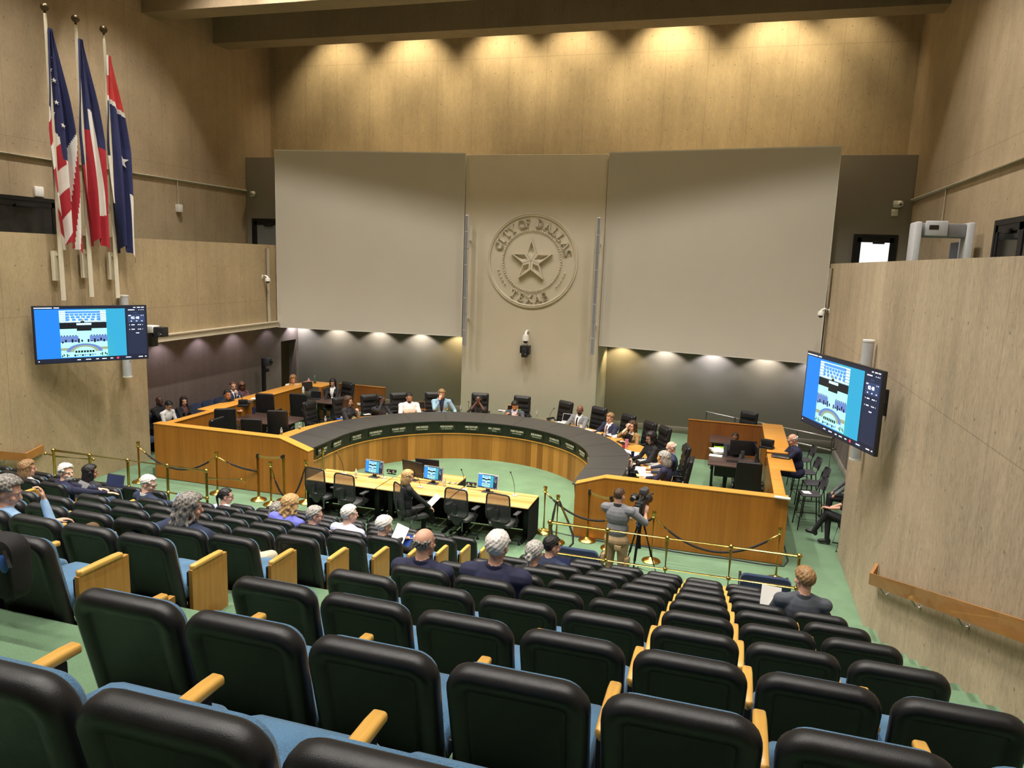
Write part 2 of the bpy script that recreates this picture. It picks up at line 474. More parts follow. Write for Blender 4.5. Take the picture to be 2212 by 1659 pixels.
# ---------------------------------------------------------------- walls
def lower_wall(name, x0, x1, yend, mat):
    m = MB()
    m.prism([(-4, -.2), (yend, -.2), (yend, 3.05), (20.8, 3.05), (20.8, 5.62), (-4, 5.62)], x0, x1, 'yz')
    return struct(name, m, mat)
lower_wall('wall_right', XR, XR + .3, 14.95, 'concrete_lower_right')
lower_wall('wall_left', XL - .3, XL, 15.15, 'concrete_lower_left')
m = MB(); m.box(UR, UR + .35, -4, 24, 2.9, 14); struct('wall_right', m, 'concrete_side')
m = MB(); m.box(UL - .35, UL, -4, 24, 2.9, 14); struct('wall_left', m, 'concrete_side')
m = MB(); m.box(-17, 5, YB, YB + .4, -.2, 14); struct('wall_back', m, 'concrete_back')
m = MB(); m.box(-17, 5, -4.4, -4, -.2, 14); struct('wall_front', m, 'concrete_back')
m = MB(); m.box(-15.0, 3.3, 23.5, YB + .01, 0, 3.06); struct('wall_back', m, 'paint_lower')
m = MB(); m.box(-14.98, 3.28, 23.46, 23.5, .2, .40, .008); struct('baseboard_back', m, 'paint_base')
# recess side walls under the galleries
m = MB()
m.box(-15.3, -15.0, 15.1, 22.42, 0, 3.06); m.box(-15.3, -15.0, 23.36, 23.5, 0, 3.06); m.box(-15.3, -15.0, 22.42, 23.36, 2.32, 3.06)
struct('wall_left', m, 'concrete_recess')
m = MB(); m.box(-16.9, -16.8, 22.0, 23.9, 0, 3); m.box(-16.9, -15.3, 22.2, 22.3, 0, 3); struct('wall_left', m, 'concrete_recess')
m = MB(); m.box(3.3, 3.6, 14.95, 23.5, 0, 3.06); struct('wall_right', m, 'concrete_recess')
m = MB(); m.box(3.25, 3.3, 15, 23.46, .0, .2, .006); struct('baseboard_right', m, 'paint_base')
m = MB(); m.box(-16.3, XL - .3, 14.7, 15.15, -.2, 3.06); struct('wall_left', m, 'concrete_lower_left')
m = MB(); m.box(XR + .3, 3.6, 14.5, 14.95, -.2, 3.06); struct('wall_right', m, 'concrete_lower_right')
# gallery floors, service box behind the panels, soffit
m = MB(); m.box(XR + .3, UR, -4, 22.1, 4.1, 4.35); struct('floor', m, 'carpet')
m = MB(); m.box(UL, XL - .3, -4, 22.1, 4.1, 4.35); struct('floor', m, 'carpet')
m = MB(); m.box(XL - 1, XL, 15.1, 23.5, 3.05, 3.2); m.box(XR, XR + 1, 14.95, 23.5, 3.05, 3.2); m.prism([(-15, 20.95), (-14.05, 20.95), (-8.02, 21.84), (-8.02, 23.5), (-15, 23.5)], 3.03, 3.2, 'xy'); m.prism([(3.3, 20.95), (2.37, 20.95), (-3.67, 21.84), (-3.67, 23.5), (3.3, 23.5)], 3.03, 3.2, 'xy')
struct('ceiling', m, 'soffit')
m = MB(); m.box(UL, UR, 22.1, YB, 3.2, 8.5, .01); struct('wall_back', m, 'paint_grey')
m = MB(); m.box(-8.0, -3.69, 21.72, 23.5, .2, 8.5, .012); struct('wall_center', m, 'paint_slab')
# deep concrete beams and ceiling
for i, y in enumerate((20.62, 17.70, 14.78, 11.86, 8.94, 6.02, 3.1, .18)):
    m = MB(); m.box(UL - .05, UR + .05, y, y + .71, 11.71, 13.9); struct('beam', m, 'concrete_beam')
m = MB(); m.box(-17, 5, -4.4, 24, 13.8, 14.1); struct('ceiling', m, 'concrete_beam')
# thin dark joints under the beam ends
# tall blank panels either side of the centre wall
def big_panel(label, p0, p1):
    a, b = V((*p0, 0)), V((*p1, 0)); d = (b - a).normalized(); nrm = V((-d.y, d.x, 0))
    t = thing('wall_panel', label, 'panel', a)
    m = MB(); L = (b - a).length
    def P(s, o, z): return d * s + nrm * o + V((0, 0, z))
    def bx(s0, s1, o0, o1, z0, z1): m.add([P(s, o, z) for s in (s0, s1) for o in (o0, o1) for z in (z0, z1)], [(0, 1, 3, 2), (4, 6, 7, 5), (0, 4, 5, 1), (2, 3, 7, 6), (0, 2, 6, 4), (1, 5, 7, 3)])
    bx(0.012, L - .012, 0, .12, 3.012, 8.518); m.build('face', 'paint_screen', t, 0)
    m = MB()
    bx(0, .012, -.004, .125, 3.0, 8.53); bx(L - .012, L, -.004, .125, 3.0, 8.53); bx(0, L, -.004, .125, 8.518, 8.55); bx(0, L, -.004, .125, 3.0, 3.012)
    m.build('edge_trim', 'white_plastic', t, 0)
    return t
big_panel('tall blank pale wall panel left of the round seal', (-14.02, 20.78), (-8.02, 21.70))
big_panel('tall blank pale wall panel right of the round seal', (-3.67, 21.70), (2.34, 20.78))
# metal tray under the left balcony
t = thing('cable_tray', 'long beige metal tray along the bottom of left balcony', 'tray', (XL, 15.4, 3.05))
m = MB(); m.box(0, .10, 0, 5.35, -.02, .16); m.build('tray', 'pvc', t, 0)
m = MB(); m.box(.10, .14, 0, 5.35, .13, .16); m.box(.10, .14, 0, 5.35, -.02, .0); m.build('lip', 'pvc', t, 0)
# wall handrails of wood
def wall_rail(label, x, out, pts, tail, brk):
    t = thing('wall_handrail', label, 'handrail', (x, pts[0][0], 0))
    m = MB(); y0 = pts[0][0]
    (ya, za), (yb, zb) = pts
    xa, xb = sorted((x + out * .10, x + out * .145))
    def pr(y1, z1, y2, z2, xs):
        a, b, c, d = xs
        m.add([(p - x, y - y0, z + dz) for (y, z, p, q) in ((y1, z1, a, b), (y2, z2, c, d)) for p in (p, q) for dz in (-.085, .085)],
              [(0, 1, 3, 2), (4, 6, 7, 5), (0, 4, 5, 1), (2, 3, 7, 6), (0, 2, 6, 4), (1, 5, 7, 3)])
    pr(ya, za, yb, zb, (xa, xb, xa, xb))
    m.build('rail', 'rail_wood', t, 0)
    m = MB(); pr(ya, za, ya + tail[0], za + tail[1], (xa, xb, xa - out * .09, xb - out * .09)); m.build('end_return', 'rail_wood', t, 0)
    n = 5
    for i in range(n):
        f = (i + .35) / n; y = ya + (yb - ya) * f; z = za + (zb - za) * f
        m = MB(); m.tube([(0, y - y0, z - .16), (out * .06, y - y0, z - .16), (out * .12, y - y0, z - .07)], .012, 8); m.lathe([(0, 0), (.03, 0), (.03, .008), (0, .01)], (0, y - y0, z - .16), 12, (out, 0, 0))
        m.build('bracket', 'steel_brushed', t)
    return t
wall_rail('wooden handrail climbing the right concrete wall beside steps', XR, -1, ((11.15, 1.08), (3.2, 3.82)), (.16, .10), 5)
wall_rail('wooden handrail on the left wall behind the left seats', XL, 1, ((11.55, .98), (5.2, 3.05)), (.5, .06), 5)
# ---------------------------------------------------------------- lamps of the room
def spot(name, loc, aim, power, size, col, blend=.6, rad=.12):
    l = bpy.data.lights.new(name, 'SPOT'); l.energy = power; l.spot_size = R_(size); l.spot_blend = blend
    l.color = col; l.shadow_soft_size = rad
    o = bpy.data.objects.new(name, l); COL.objects.link(o); o.location = loc
    d = V(aim) - V(loc); o.rotation_euler = d.to_track_quat('-Z', 'Y').to_euler()
    return o
def area(name, loc, sx, sy, power, col, rot=(0, 0, 0)):
    l = bpy.data.lights.new(name, 'AREA'); l.shape = 'RECTANGLE'; l.size = sx; l.size_y = sy; l.energy = power; l.color = col
    o = bpy.data.objects.new(name, l); COL.objects.link(o); o.location = loc; o.rotation_euler = rot
    return o
WARM = (1, .86, .66); NEU = (1, .94, .86); COOL = (.93, .92, 1); YEL = (1, .80, .42)
# general house lights in the coffers
for y, pw in ((1.6, 520), (4.6, 560), (7.5, 560), (10.4, 620), (13.3, 700), (16.2, 700)):
    for x in (-13.0, -9.4, -5.8, -2.2, 1.4):
        spot('house_downlight', (x, y, 13.6), (x, y + .3, 0), pw, 105, NEU, .7, .16)
# warm wall washers on the upper rear wall
for x, pw in ((-13.3, 300), (-10.6, 480), (-7.6, 420), (-5.2, 360), (-2.3, 520), (0.6, 480), (2.4, 160)):
    spot('wall_washer', (x, 22.25, 13.5), (x, 23.57, 9.0), pw * 1.15, 88, (1, .84, .54), .8, .08)
# yellow-ish pool inside the horseshoe
for x, y in ((-7.2, 15.2), (-5.8, 16.4), (-4.4, 15.2), (-5.8, 14.2)):
    spot('horseshoe_downlight', (x, y, 13.5), (x, y, 0), 1300, 34, (1, .90, .48), .5, .06)
# key light on the centre wall and panels
for x in (-11.5, -5.8, -.2):
    spot('panel_light', (x, 16.9, 13.5), (x, 21.6, 5.6), 900, 62, NEU, .9, .2)
# recessed downlights under the soffit
for i, (x, c) in enumerate(((-14.85, COOL), (-13.35, NEU), (-11.75, NEU), (-10.15, NEU), (-8.75, YEL), (-3.2, YEL), (-1.85, NEU), (-.4, COOL), (1.15, NEU), (2.6, COOL))):
    spot('soffit_downlight', (x, 23.12, 3.02), (x, 23.3, 0), 46, 120, c, .35, .03)
for y in (16.6, 18.2, 19.8, 21.6):
    spot('soffit_downlight', (-14.66, y, 3.03), (-14.8, y, 0), 11, 115, (.92, .84, 1), .5, .04)
    spot('soffit_downlight', (2.9, y, 3.03), (3.05, y, 0), 14, 115, (.92, .84, 1), .5, .04)
w = bpy.data.worlds.new('world'); SC.world = w; w.use_nodes = True
w.node_tree.nodes['Background'].inputs[0].default_value = (.05, .05, .05, 1)
SC.view_settings.view_transform = 'Standard'; SC.view_settings.look = 'None'
SC.view_settings.exposure = 0.8; SC.view_settings.gamma = 1.0; SC.view_settings.use_curve_mapping = False
SC.cycles.use_denoising = True
SC.cycles.max_bounces = 6; SC.cycles.diffuse_bounces = 4; SC.cycles.transparent_max_bounces = 12
SC.cycles.sample_clamp_indirect = 4.0
# ---------------------------------------------------------------- auditorium seats
def pillow(m, w, h, rc, prof, cz=0, T=None, taper=0):
    """lofted rounded-rectangle slab; prof = list of (inset, y)"""
    rings = []
    for ins, y in prof:
        rr = rrect(w - 2 * ins, h - 2 * ins, max(rc - ins, .012), 6)
        rings.append([V((x * (1 - taper * (.5 - (z / h))), y, z + cz)) for x, z in rr])
    if T is not None: rings = [[T @ p for p in r] for r in rings]
    m.loft(rings)
TILT = R_(13)
TB = MX.Translation((0, .155, .16)) @ MX.Rotation(TILT, 4, 'X')   # back plane: leans to the rear
def seat_meshes(w):
    bh = .735
    m = MB(); pillow(m, w, bh, .10, [(.085, -.030), (.078, -.034), (.072, -.043), (.030, -.050), (.012, -.042), (.002, -.022), (0, 0), (.004, .022), (.018, .036), (.05, .040)], bh / 2, TB, .05)
    shell = m
    m = MB(); pillow(m, w - .05, .50, .08, [(0, .036), (.004, .058), (.02, .070), (.06, .078), (.12, .08)], .455, TB, .03)
    front = m
    m = MB()
    rings = []
    for y, zt, zb, ww in ((.13, .435, .36, w - .06), (.15, .455, .345, w - .045), (.30, .468, .335, w - .04), (.46, .468, .345, w - .04), (.555, .455, .355, w - .045), (.595, .435, .375, w - .06), (.605, .41, .39, w - .10)):
        rr = rrect(ww, zt - zb, .035, 4)
        rings.append([V((x, y, (zt + zb) / 2 + z + (.012 * math.cos(x / ww * PI) if z > 0 else 0))) for x, z in rr])
    m.loft(rings); cush = m
    m = MB(); m.box(-w / 2 + .04, w / 2 - .04, .15, .55, .315, .345, .01); pan = m
    return shell, front, cush, pan
def arm_mesh(wood_top=True):
    m = MB(); rr = []
    for y, hw, dz in ((.16, .012, -.008), (.168, .024, 0), (.30, .026, .002), (.44, .026, .002), (.487, .024, 0), (.495, .012, -.008)):
        rr.append([V((x, y, .605 + z + dz)) for x, z in rrect(hw * 2, .034, .012, 3)])
    m.loft(rr); return m
def standard_mesh():
    m = MB(); m.box(-.018, .018, .16, .44, .03, .588, .006); m.box(-.03, .03, .10, .46, 0, .03, .006)
    m.cyl((-.022, .145, .47), (.022, .145, .47), .010, n=8)
    return m
def end_panel_mesh(sgn):
    m = MB(); m.prism([(.15, .06), (.52, .06), (.54, .12), (.54, .588), (.15, .588)], -.016, .016, 'yz'); return m
def make_seat(w, pitch, variant, label, group):
    """variant: '' middle seat, 'L' / 'R' wood end panel on that side; every seat owns the arm on its left, the last one both"""
    t = thing('auditorium_seat', label, 'seat', group=group)
    sh, fr, cu_, pan = seat_meshes(w)
    b = sh.build('backrest', 'seat_vinyl', t, 60)
    fr.build('back_cushion', 'seat_blue', b, 60)
    c = cu_.build('seat_cushion', 'seat_blue', t, 60)
    pan.build('seat_pan', 'black_plastic', c, 40)
    for side in ((-1,) if 'R' not in variant else (-1, 1)):
        x = side * pitch / 2
        a = arm_mesh(); a.v = [(v[0] + x, v[1], v[2]) for v in a.v]
        a.build('armrest', 'oak_arm', t, 50)
        if (side < 0 and 'L' in variant) or (side > 0 and 'R' in variant):
            e = end_panel_mesh(side); e.v = [(v[0] + x, v[1], v[2]) for v in e.v]; e.build('end_panel', 'oak_panel', t, 30)
            s = MB(); s.box(x - side * .055, x - side * .02, .17, .42, .03, .56, .006); s.build('leg', 'black_metal', t)
        else:
            s = standard_mesh(); s.v = [(v[0] + x, v[1], v[2]) for v in s.v]; s.build('leg', 'black_metal', t)
    index_kids(t); return t
PROTO = {}
def put_seat(k, x, w, pitch, variant, label, group):
    key = (w, variant); loc = (x, yrow(k, x), zrow(k)); rz = -.0035 * k
    if key not in PROTO:
        PROTO[key] = make_seat(w, pitch, variant, label, group); PROTO[key].location = loc; PROTO[key].rotation_euler = (0, 0, rz); return PROTO[key]
    return dup(PROTO[key], loc, rz, label, group)
SEATS = {}
def block(name, cols, rows, front, w, pitch, nm, sides):
    for k in rows:
        vis = []
        for j, x in enumerate(cols):
            if not seen((x, yrow(k, x), zrow(k) + .75), 190): continue
            if x > 1.3 - .2 or x < XL + .35: continue
            vis.append((j, x))
        for j, x in vis:
            v = ''
            if j == 0: v += sides[0]
            if j == len(cols) - 1: v += sides[1]
            pos = ORD[front - k + 1]
            lab = 'black-backed seat, %s row from front of %s block, %s from its %s aisle' % (pos, nm, ORD[j + 1], 'middle' if nm != 'middle' else 'right')
            SEATS[(name, k, j)] = put_seat(k, x, w, pitch, v, lab, 'auditorium seats of the %s block' % nm)
right_cols = [-2.185 + .5345 * j for j in range(7)]
mid_cols = [-3.94 - .5185 * j for j in range(8)]
left_cols = [-9.40 - .52 * j for j in range(8)]
block('R', right_cols, range(0, 10), 9, .505, .5345, 'right', ('L', 'R'))
def block_rev(name, cols, rows, front, w, pitch, nm):
    for k in rows:
        for j, x in enumerate(cols):
            if not seen((x, yrow(k, x), zrow(k) + .75), 190): continue
            v = ''
            if j == 0: v += 'R'
            if j == len(cols) - 1: v += 'L'
            lab = 'black-backed seat, %s row from front of %s block, %s from its right end' % (ORD[front - k + 1], nm, ORD[j + 1])
            SEATS[(name, k, j)] = put_seat(k, x, w, pitch, v, lab, 'auditorium seats of the %s block' % nm)
block_rev('M', mid_cols, range(2, 11), 10, .488, .5185, 'middle')
block_rev('L', left_cols, range(4, 10), 9, .488, .52, 'left')
# ---------------------------------------------------------------- the horseshoe desk
desk = thing('council_desk', 'large curved horseshoe desk with wood front and black sloping top', 'desk', (DC[0], DC[1], 0))
def put(m, name, mat, parent, sm=30, label=None):
    """build from world coordinates under a parent that stands at an offset"""
    o = parent; off = V((0, 0, 0))
    while o is not None: off += o.location; o = o.parent
    m.v = [tuple(V(v) - off) for v in m.v]
    return m.build(name, mat, parent, sm, label)
m = ring([(3.12, 0), (3.12, .70), (3.20, .70), (3.20, 0)], t0=.0, t1=1)
fp = m.build('front_panel', 'dais_wood', None, 30); fp.parent = desk; fp.location = (-DC[0], -DC[1], 0)
def under_desk(m, name, mat, sm=30, label=None):
    o = m.build(name, mat, None, sm, label); o.parent = desk; o.location = (-DC[0], -DC[1], 0); return o
under_desk(ring([(3.095, .695), (3.095, .715), (3.15, .715), (3.15, .695)]), 'edge_strip', 'worktop_wood')
under_desk(ring([(3.115, .715), (3.085, 1.045), (3.17, 1.045), (3.17, .715)]), 'fascia', 'fascia_black')
led = under_desk(ring([(3.04, 1.045), (3.04, 1.062), (3.92, 1.135), (3.94, 1.13), (3.94, .66), (3.90, .66), (3.90, 1.09), (3.17, 1.035)]), 'ledge_top', 'ledge_black')
# seams between the ledge sheets
m = MB()
for i in range(1, 13):
    q, n = station(i / 13.0); t = V((-n.y, n.x, 0)) * .004
    a = q + n * 3.05 + V((0, 0, 1.0645)); b = q + n * 3.91 + V((0, 0, 1.1365))
    m.add([a - t, a + t, b + t, b - t], [(0, 1, 2, 3)])
under_desk(m, 'ledge_seam', 'fascia_black', 0)
m = MB(); rings = []
for i in range(121):
    q, n = station(i / 120); k = max(0, min(1, (i / 120 - .70) / .12)); k = k * k * (3 - 2 * k)
    rings.append([q + n * r + V((0, 0, z)) for r, z in ((3.94 + .28 * k, .915), (3.94 + .28 * k, .96), (4.66 + .24 * k, .96), (4.66 + .24 * k, .915))])
m.loft(rings); under_desk(m, 'worktop', 'worktop_wood')
under_desk(ring([(3.94, .50), (3.94, .56), (4.24, .56), (4.24, .50)], t0=.70, t1=1), 'cable_trough', 'mid_grey')
under_desk(ring([(4.15, .2), (4.15, .9), (4.2, .9), (4.2, .2)], t1=.80), 'modesty_panel', 'wing_wood')
# white cable loop lying in the trough
m = MB()
c = at_z(1347, 1012, .58)
m.tube([c + V((.10 * math.cos(a), .28 * math.sin(a), .02 * math.sin(a * 2))) for a in [i * 2 * PI / 22 for i in range(22)]], .006, 6, closed=True)
under_desk(m, 'cable', 'light_grey')
# wooden wings closing the two ends
def wing(label, xo, xi, ztop, slope_from, zend):
    t = thing('desk_wing', label, 'desk', ((xo + xi) / 2, 13.97, 0))
    m = MB(); poly = [(xo, .01), (xi, .01), (xi, zend), (slope_from, ztop), (xo, ztop)]
    m.prism(poly, 13.97, 14.19, 'xz'); put(m, 'panel', 'wing_wood', t, 0)
    m = MB()
    up = [(xo - (.008 if xo < xi else -.008), ztop), (slope_from, ztop), (xi + (.008 if xo < xi else -.008), zend)]
    lo = [(a, z + .016) for a, z in up]
    m.prism(up + lo[::-1], 13.96, 14.20, 'xz'); put(m, 'cap', 'wing_top', t, 0)
    m = MB(); a, b = sorted((xo, xi)); m.box(a + .02, b - .02, 13.965, 14.17, 0, .012); put(m, 'base_strip', 'black_plastic', t, 0)
    return t
wing('long wooden desk wing left of the horseshoe, below the staff area', -12.84, -8.70, 1.31, -9.42, 1.08)
wing('long wooden desk wing right of the horseshoe, behind the camera operator', 1.30, -2.68, 1.27, -2.10, 1.075)
# name plates along the fascia
NAMES = [('MAXIE JOHNSON', 'COUNCIL MEMBER'), ('ZARIN GRACEY', 'COUNCIL MEMBER'), ('PAUL E. RIDLEY', 'COUNCIL MEMBER'), ('CARA MENDELSOHN', 'COUNCIL MEMBER'),
         ('CHAD WEST', 'COUNCIL MEMBER'), ('JAIME RESENDEZ', 'COUNCIL MEMBER'), ('BILIERAE JOHNSON', 'CITY SECRETARY'), ('KIMBERLY BIZOR TOLBERT', 'CITY MANAGER'),
         ('ERIC L. JOHNSON', 'MAYOR'), ('TAMMY PALOMINO', 'CITY ATTORNEY'), ('JESSE MORENO', 'MAYOR PRO TEM'), ('GAY DONNELL WILLIS', 'DEPUTY MAYOR PRO TEM'),
         ('PAULA BLACKMON', 'COUNCIL MEMBER'), ('ADAM BAZALDUA', 'COUNCIL MEMBER'), ('KATHY STEWART', 'COUNCIL MEMBER')]
PXP = [(696, 968), (728, 953), (770, 940), (811, 932), (861, 925), (912, 922), (965, 921), (1018, 923.5), (1068, 929.5), (1117, 937), (1159, 944), (1198, 953), (1232, 964), (1258, 976), (1273, 990)]
for i, ((a, b), (px, pyy)) in enumerate(zip(NAMES, PXP)):
    # where that sight line meets the fascia
    best = None
    for s in range(0, 1001):
        q, n = station(s / 1000); p = q + n * 3.09 + V((0, 0, .89))
        v = p - CAMP; w = v.dot(cf); x = 1106 + FPX * v.dot(cr) / w
        if n.dot(p - CAMP) < 0 and False: continue
        e = abs(x - px) + abs(829.5 - FPX * v.dot(cu) / w - pyy) * .5
        if best is None or e < best[0]: best = (e, q, n)
    q, n = best[1], best[2]
    t = thing('name_plate', 'small dark name plate, %s from the left along the curved desk front' % ORD[i + 1], 'name plate', q + n * 3.088 + V((0, 0, .885)), math.atan2(n.y, n.x) - PI / 2, 'name plates along the curved desk')
    m = MB(); m.box(-.22, .22, -.012, .003, -.085, .085, .004); m.build('plate', 'plate_dark', t)
    rot = MX.Rotation(PI / 2, 4, 'X')
    sz = .068; wd = len(a) * .66 * sz
    text('lettering', a, sz, 'plate_text', t, MX.Translation((0, -.0125, .018)) @ rot, .0015, bold=.0016, sx=min(1, .41 / wd))
    wd = len(b) * .62 * .036
    text('lettering', b, .036, 'plate_text', t, MX.Translation((0, -.0125, -.045)) @ rot, .001, sx=min(1, .38 / wd))

# ---------------------------------------------------------------- the seal on the centre wall
seal_c = V((-5.835, 21.72, 5.42))
sl = thing('round_seal', 'large round relief seal with star and raised letters on centre wall', 'seal', seal_c)
def ring_relief(R, prof, name, mat='paint_seal'):
    m = MB(); n = 72
    rings = []
    for i in range(n):
        a = 2 * PI * i / n; rings.append([V(((R + dr) * math.cos(a), -h, (R + dr) * math.sin(a))) for dr, h in prof])
    rings.append(rings[0]); m.loft(rings, True, False, False); return m.build(name, mat, sl, 30)
ring_relief(1.36, [(-.05, 0), (-.05, .03), (-.035, .05), (-.01, .055), (.0, .03), (.015, .05), (.045, .045), (.055, .02), (.055, 0)], 'rim')
m = MB()
for i in range(72):
    a = 2 * PI * i / 72; m.sph((.90 * math.cos(a), -.045, .90 * math.sin(a)), .027, n=8, m=6); m.cyl((.90 * math.cos(a), 0, .90 * math.sin(a)), (.90 * math.cos(a), -.05, .90 * math.sin(a)), .018, n=6)
m.build('bead_circle', 'paint_seal', sl)
for sd in (-1, 1):
    m = MB()
    for i in range(5):
        a = R_(196 + i * 6.2) if sd < 0 else R_(-18 - i * 6.2)
        m.sph((1.08 * math.cos(a), -.045, 1.08 * math.sin(a)), .027, n=8, m=6); m.cyl((1.08 * math.cos(a), 0, 1.08 * math.sin(a)), (1.08 * math.cos(a), -.05, 1.08 * math.sin(a)), .018, n=6)
    m.build('bead_arc', 'paint_seal', sl)
# star of five framed points
m = MB(); RO, RI = .66, .66 * .40
for k in range(5):
    a = PI / 2 + k * 2 * PI / 5
    tip = V((RO * math.cos(a), 0, RO * math.sin(a)))
    l = V((RI * math.cos(a + PI / 5), 0, RI * math.sin(a + PI / 5))); r = V((RI * math.cos(a - PI / 5), 0, RI * math.sin(a - PI / 5))); o = V((0, 0, 0))
    cen = (tip * .36 + l * .22 + r * .22 + o * .2)
    kite = [o + (cen - o) * .02, r + (cen - r) * .02, tip, l + (cen - l) * .02]
    D = V((0, -1, 0))
    r0 = kite; r1 = [p + D * .13 for p in kite]
    r2 = [p + (cen - p) * .30 + D * .13 for p in kite]; r3 = [p + (cen - p) * .38 + D * .06 for p in kite]; r4 = [p + (cen - p) * .62 + D * .05 for p in kite]; r5 = [p + (cen - p) * .7 + D * .02 for p in kite]
    m.loft([r0, r1, r2, r3, r4, r5], True, False, True)
m.build('star', 'paint_seal', sl, 20)
# serif letters built from strokes
def arc_pts(cx, cy, rx, ry, a0, a1, n=14): return [(cx + rx * math.cos(R_(a0 + (a1 - a0) * i / n)), cy + ry * math.sin(R_(a0 + (a1 - a0) * i / n))) for i in range(n + 1)]
TH, TN = .17, .075
GLY = {
 'C': [(arc_pts(.45, .5, .36, .46, 48, 312, 18), TH * .8), ([(.70, .68), (.72, .92)], TN), ([(.68, .20), (.76, .30)], TN)],
 'I': [([(.3, 0), (.3, 1)], TH), ([(.1, .03), (.5, .03)], TN), ([(.1, .97), (.5, .97)], TN)],
 'T': [([(.4, 0), (.4, 1)], TH), ([(.2, .03), (.6, .03)], TN), ([(.02, .96), (.78, .96)], TN), ([(.04, .76), (.04, .98)], TN), ([(.76, .76), (.76, .98)], TN)],
 'Y': [([(.42, 0), (.42, .48)], TH), ([(.42, .46), (.1, .98)], TH * .9), ([(.42, .46), (.74, .98)], TN * 1.2), ([(.22, .03), (.62, .03)], TN), ([(-.04, .97), (.28, .97)], TN), ([(.6, .97), (.88, .97)], TN)],
 'O': [(arc_pts(.46, .5, .38, .46, 0, 360, 26), TH * .8)],
 'F': [([(.2, 0), (.2, 1)], TH), ([(.02, .03), (.4, .03)], TN), ([(.02, .97), (.66, .97)], TN), ([(.65, .76), (.65, .98)], TN), ([(.2, .52), (.5, .52)], TN), ([(.5, .40), (.5, .64)], TN)],
 'D': [([(.2, 0), (.2, 1)], TH), ([(.02, .03), (.42, .03)], TN), ([(.02, .97), (.42, .97)], TN), (arc_pts(.40, .5, .40, .46, -90, 90, 14), TH * .8)],
 'A': [([(.08, .02), (.42, .98)], TN * 1.2), ([(.42, .98), (.78, .02)], TH), ([(.2, .34), (.64, .34)], TN), ([(-.06, .03), (.24, .03)], TN), ([(.58, .03), (.94, .03)], TN)],
 'L': [([(.2, 0), (.2, 1)], TH), ([(.02, .97), (.4, .97)], TN), ([(.02, .03), (.66, .03)], TN), ([(.65, .03), (.65, .28)], TN)],
 'S': [(arc_pts(.36, .72, .24, .23, 30, 270, 12) + arc_pts(.36, .26, .26, .23, 90, -150, 12), TH * .72), ([(.58, .74), (.60, .94)], TN), ([(.12, .06), (.11, .28)], TN)],
 'E': [([(.2, 0), (.2, 1)], TH), ([(.02, .97), (.68, .97)], TN), ([(.02, .03), (.70, .03)], TN), ([(.67, .76), (.67, .98)], TN), ([(.69, .02), (.69, .26)], TN), ([(.2, .52), (.5, .52)], TN), ([(.5, .40), (.5, .64)], TN)],
 'X': [([(.08, .98), (.76, .02)], TH), ([(.72, .98), (.10, .02)], TN * 1.2), ([(-.04, .97), (.26, .97)], TN), ([(.56, .97), (.88, .97)], TN), ([(-.04, .03), (.26, .03)], TN), ([(.56, .03), (.9, .03)], TN)],
}
def letter(m, ch, size, ang, R, flip):
    ca, sa = math.cos(ang), math.sin(ang)
    up = V((ca, 0, sa)) * (-1 if flip else 1); rt = V((up.z, 0, -up.x))
    base = V((ca, 0, sa)) * R
    for pts, w in GLY[ch]:
        for i in range(len(pts) - 1):
            a, b = V((*pts[i], 0)), V((*pts[i + 1], 0)); d = (b - a)
            if d.length < 1e-6: continue
            d.normalize(); nn = V((-d.y, d.x, 0)) * w / 2
            e = d * (w * .18 if len(pts) > 2 else 0)
            q = [a - e + nn, a - e - nn, b + e - nn, b + e + nn]
            P = [base + rt * ((p.x - .42) * size) + up * ((p.y - .5) * size) for p in q]
            m.add([p + V((0, -.002, 0)) for p in P] + [p + V((0, -.06, 0)) for p in P], [(0, 1, 2, 3), (4, 5, 6, 7), (0, 1, 5, 4), (1, 2, 6, 5), (2, 3, 7, 6), (3, 0, 4, 7)])
angs = {'CITY': (158, 147, 136, 124.5), 'OF': (108.5, 98), 'DALLAS': (79.5, 65, 51.5, 39.5, 26, 13)}
for wd, aa in angs.items():
    for ch, a in zip(wd, aa):
        m = MB(); letter(m, ch, .245, R_(a), 1.115, False); m.build('letter', 'paint_seal', sl, 0)
for ch, a in zip('TEXAS', (242, 255.5, 268.5, 281.5, 294)):
    m = MB(); letter(m, ch, .235, R_(a), 1.125, True); m.build('letter', 'paint_seal', sl, 0)
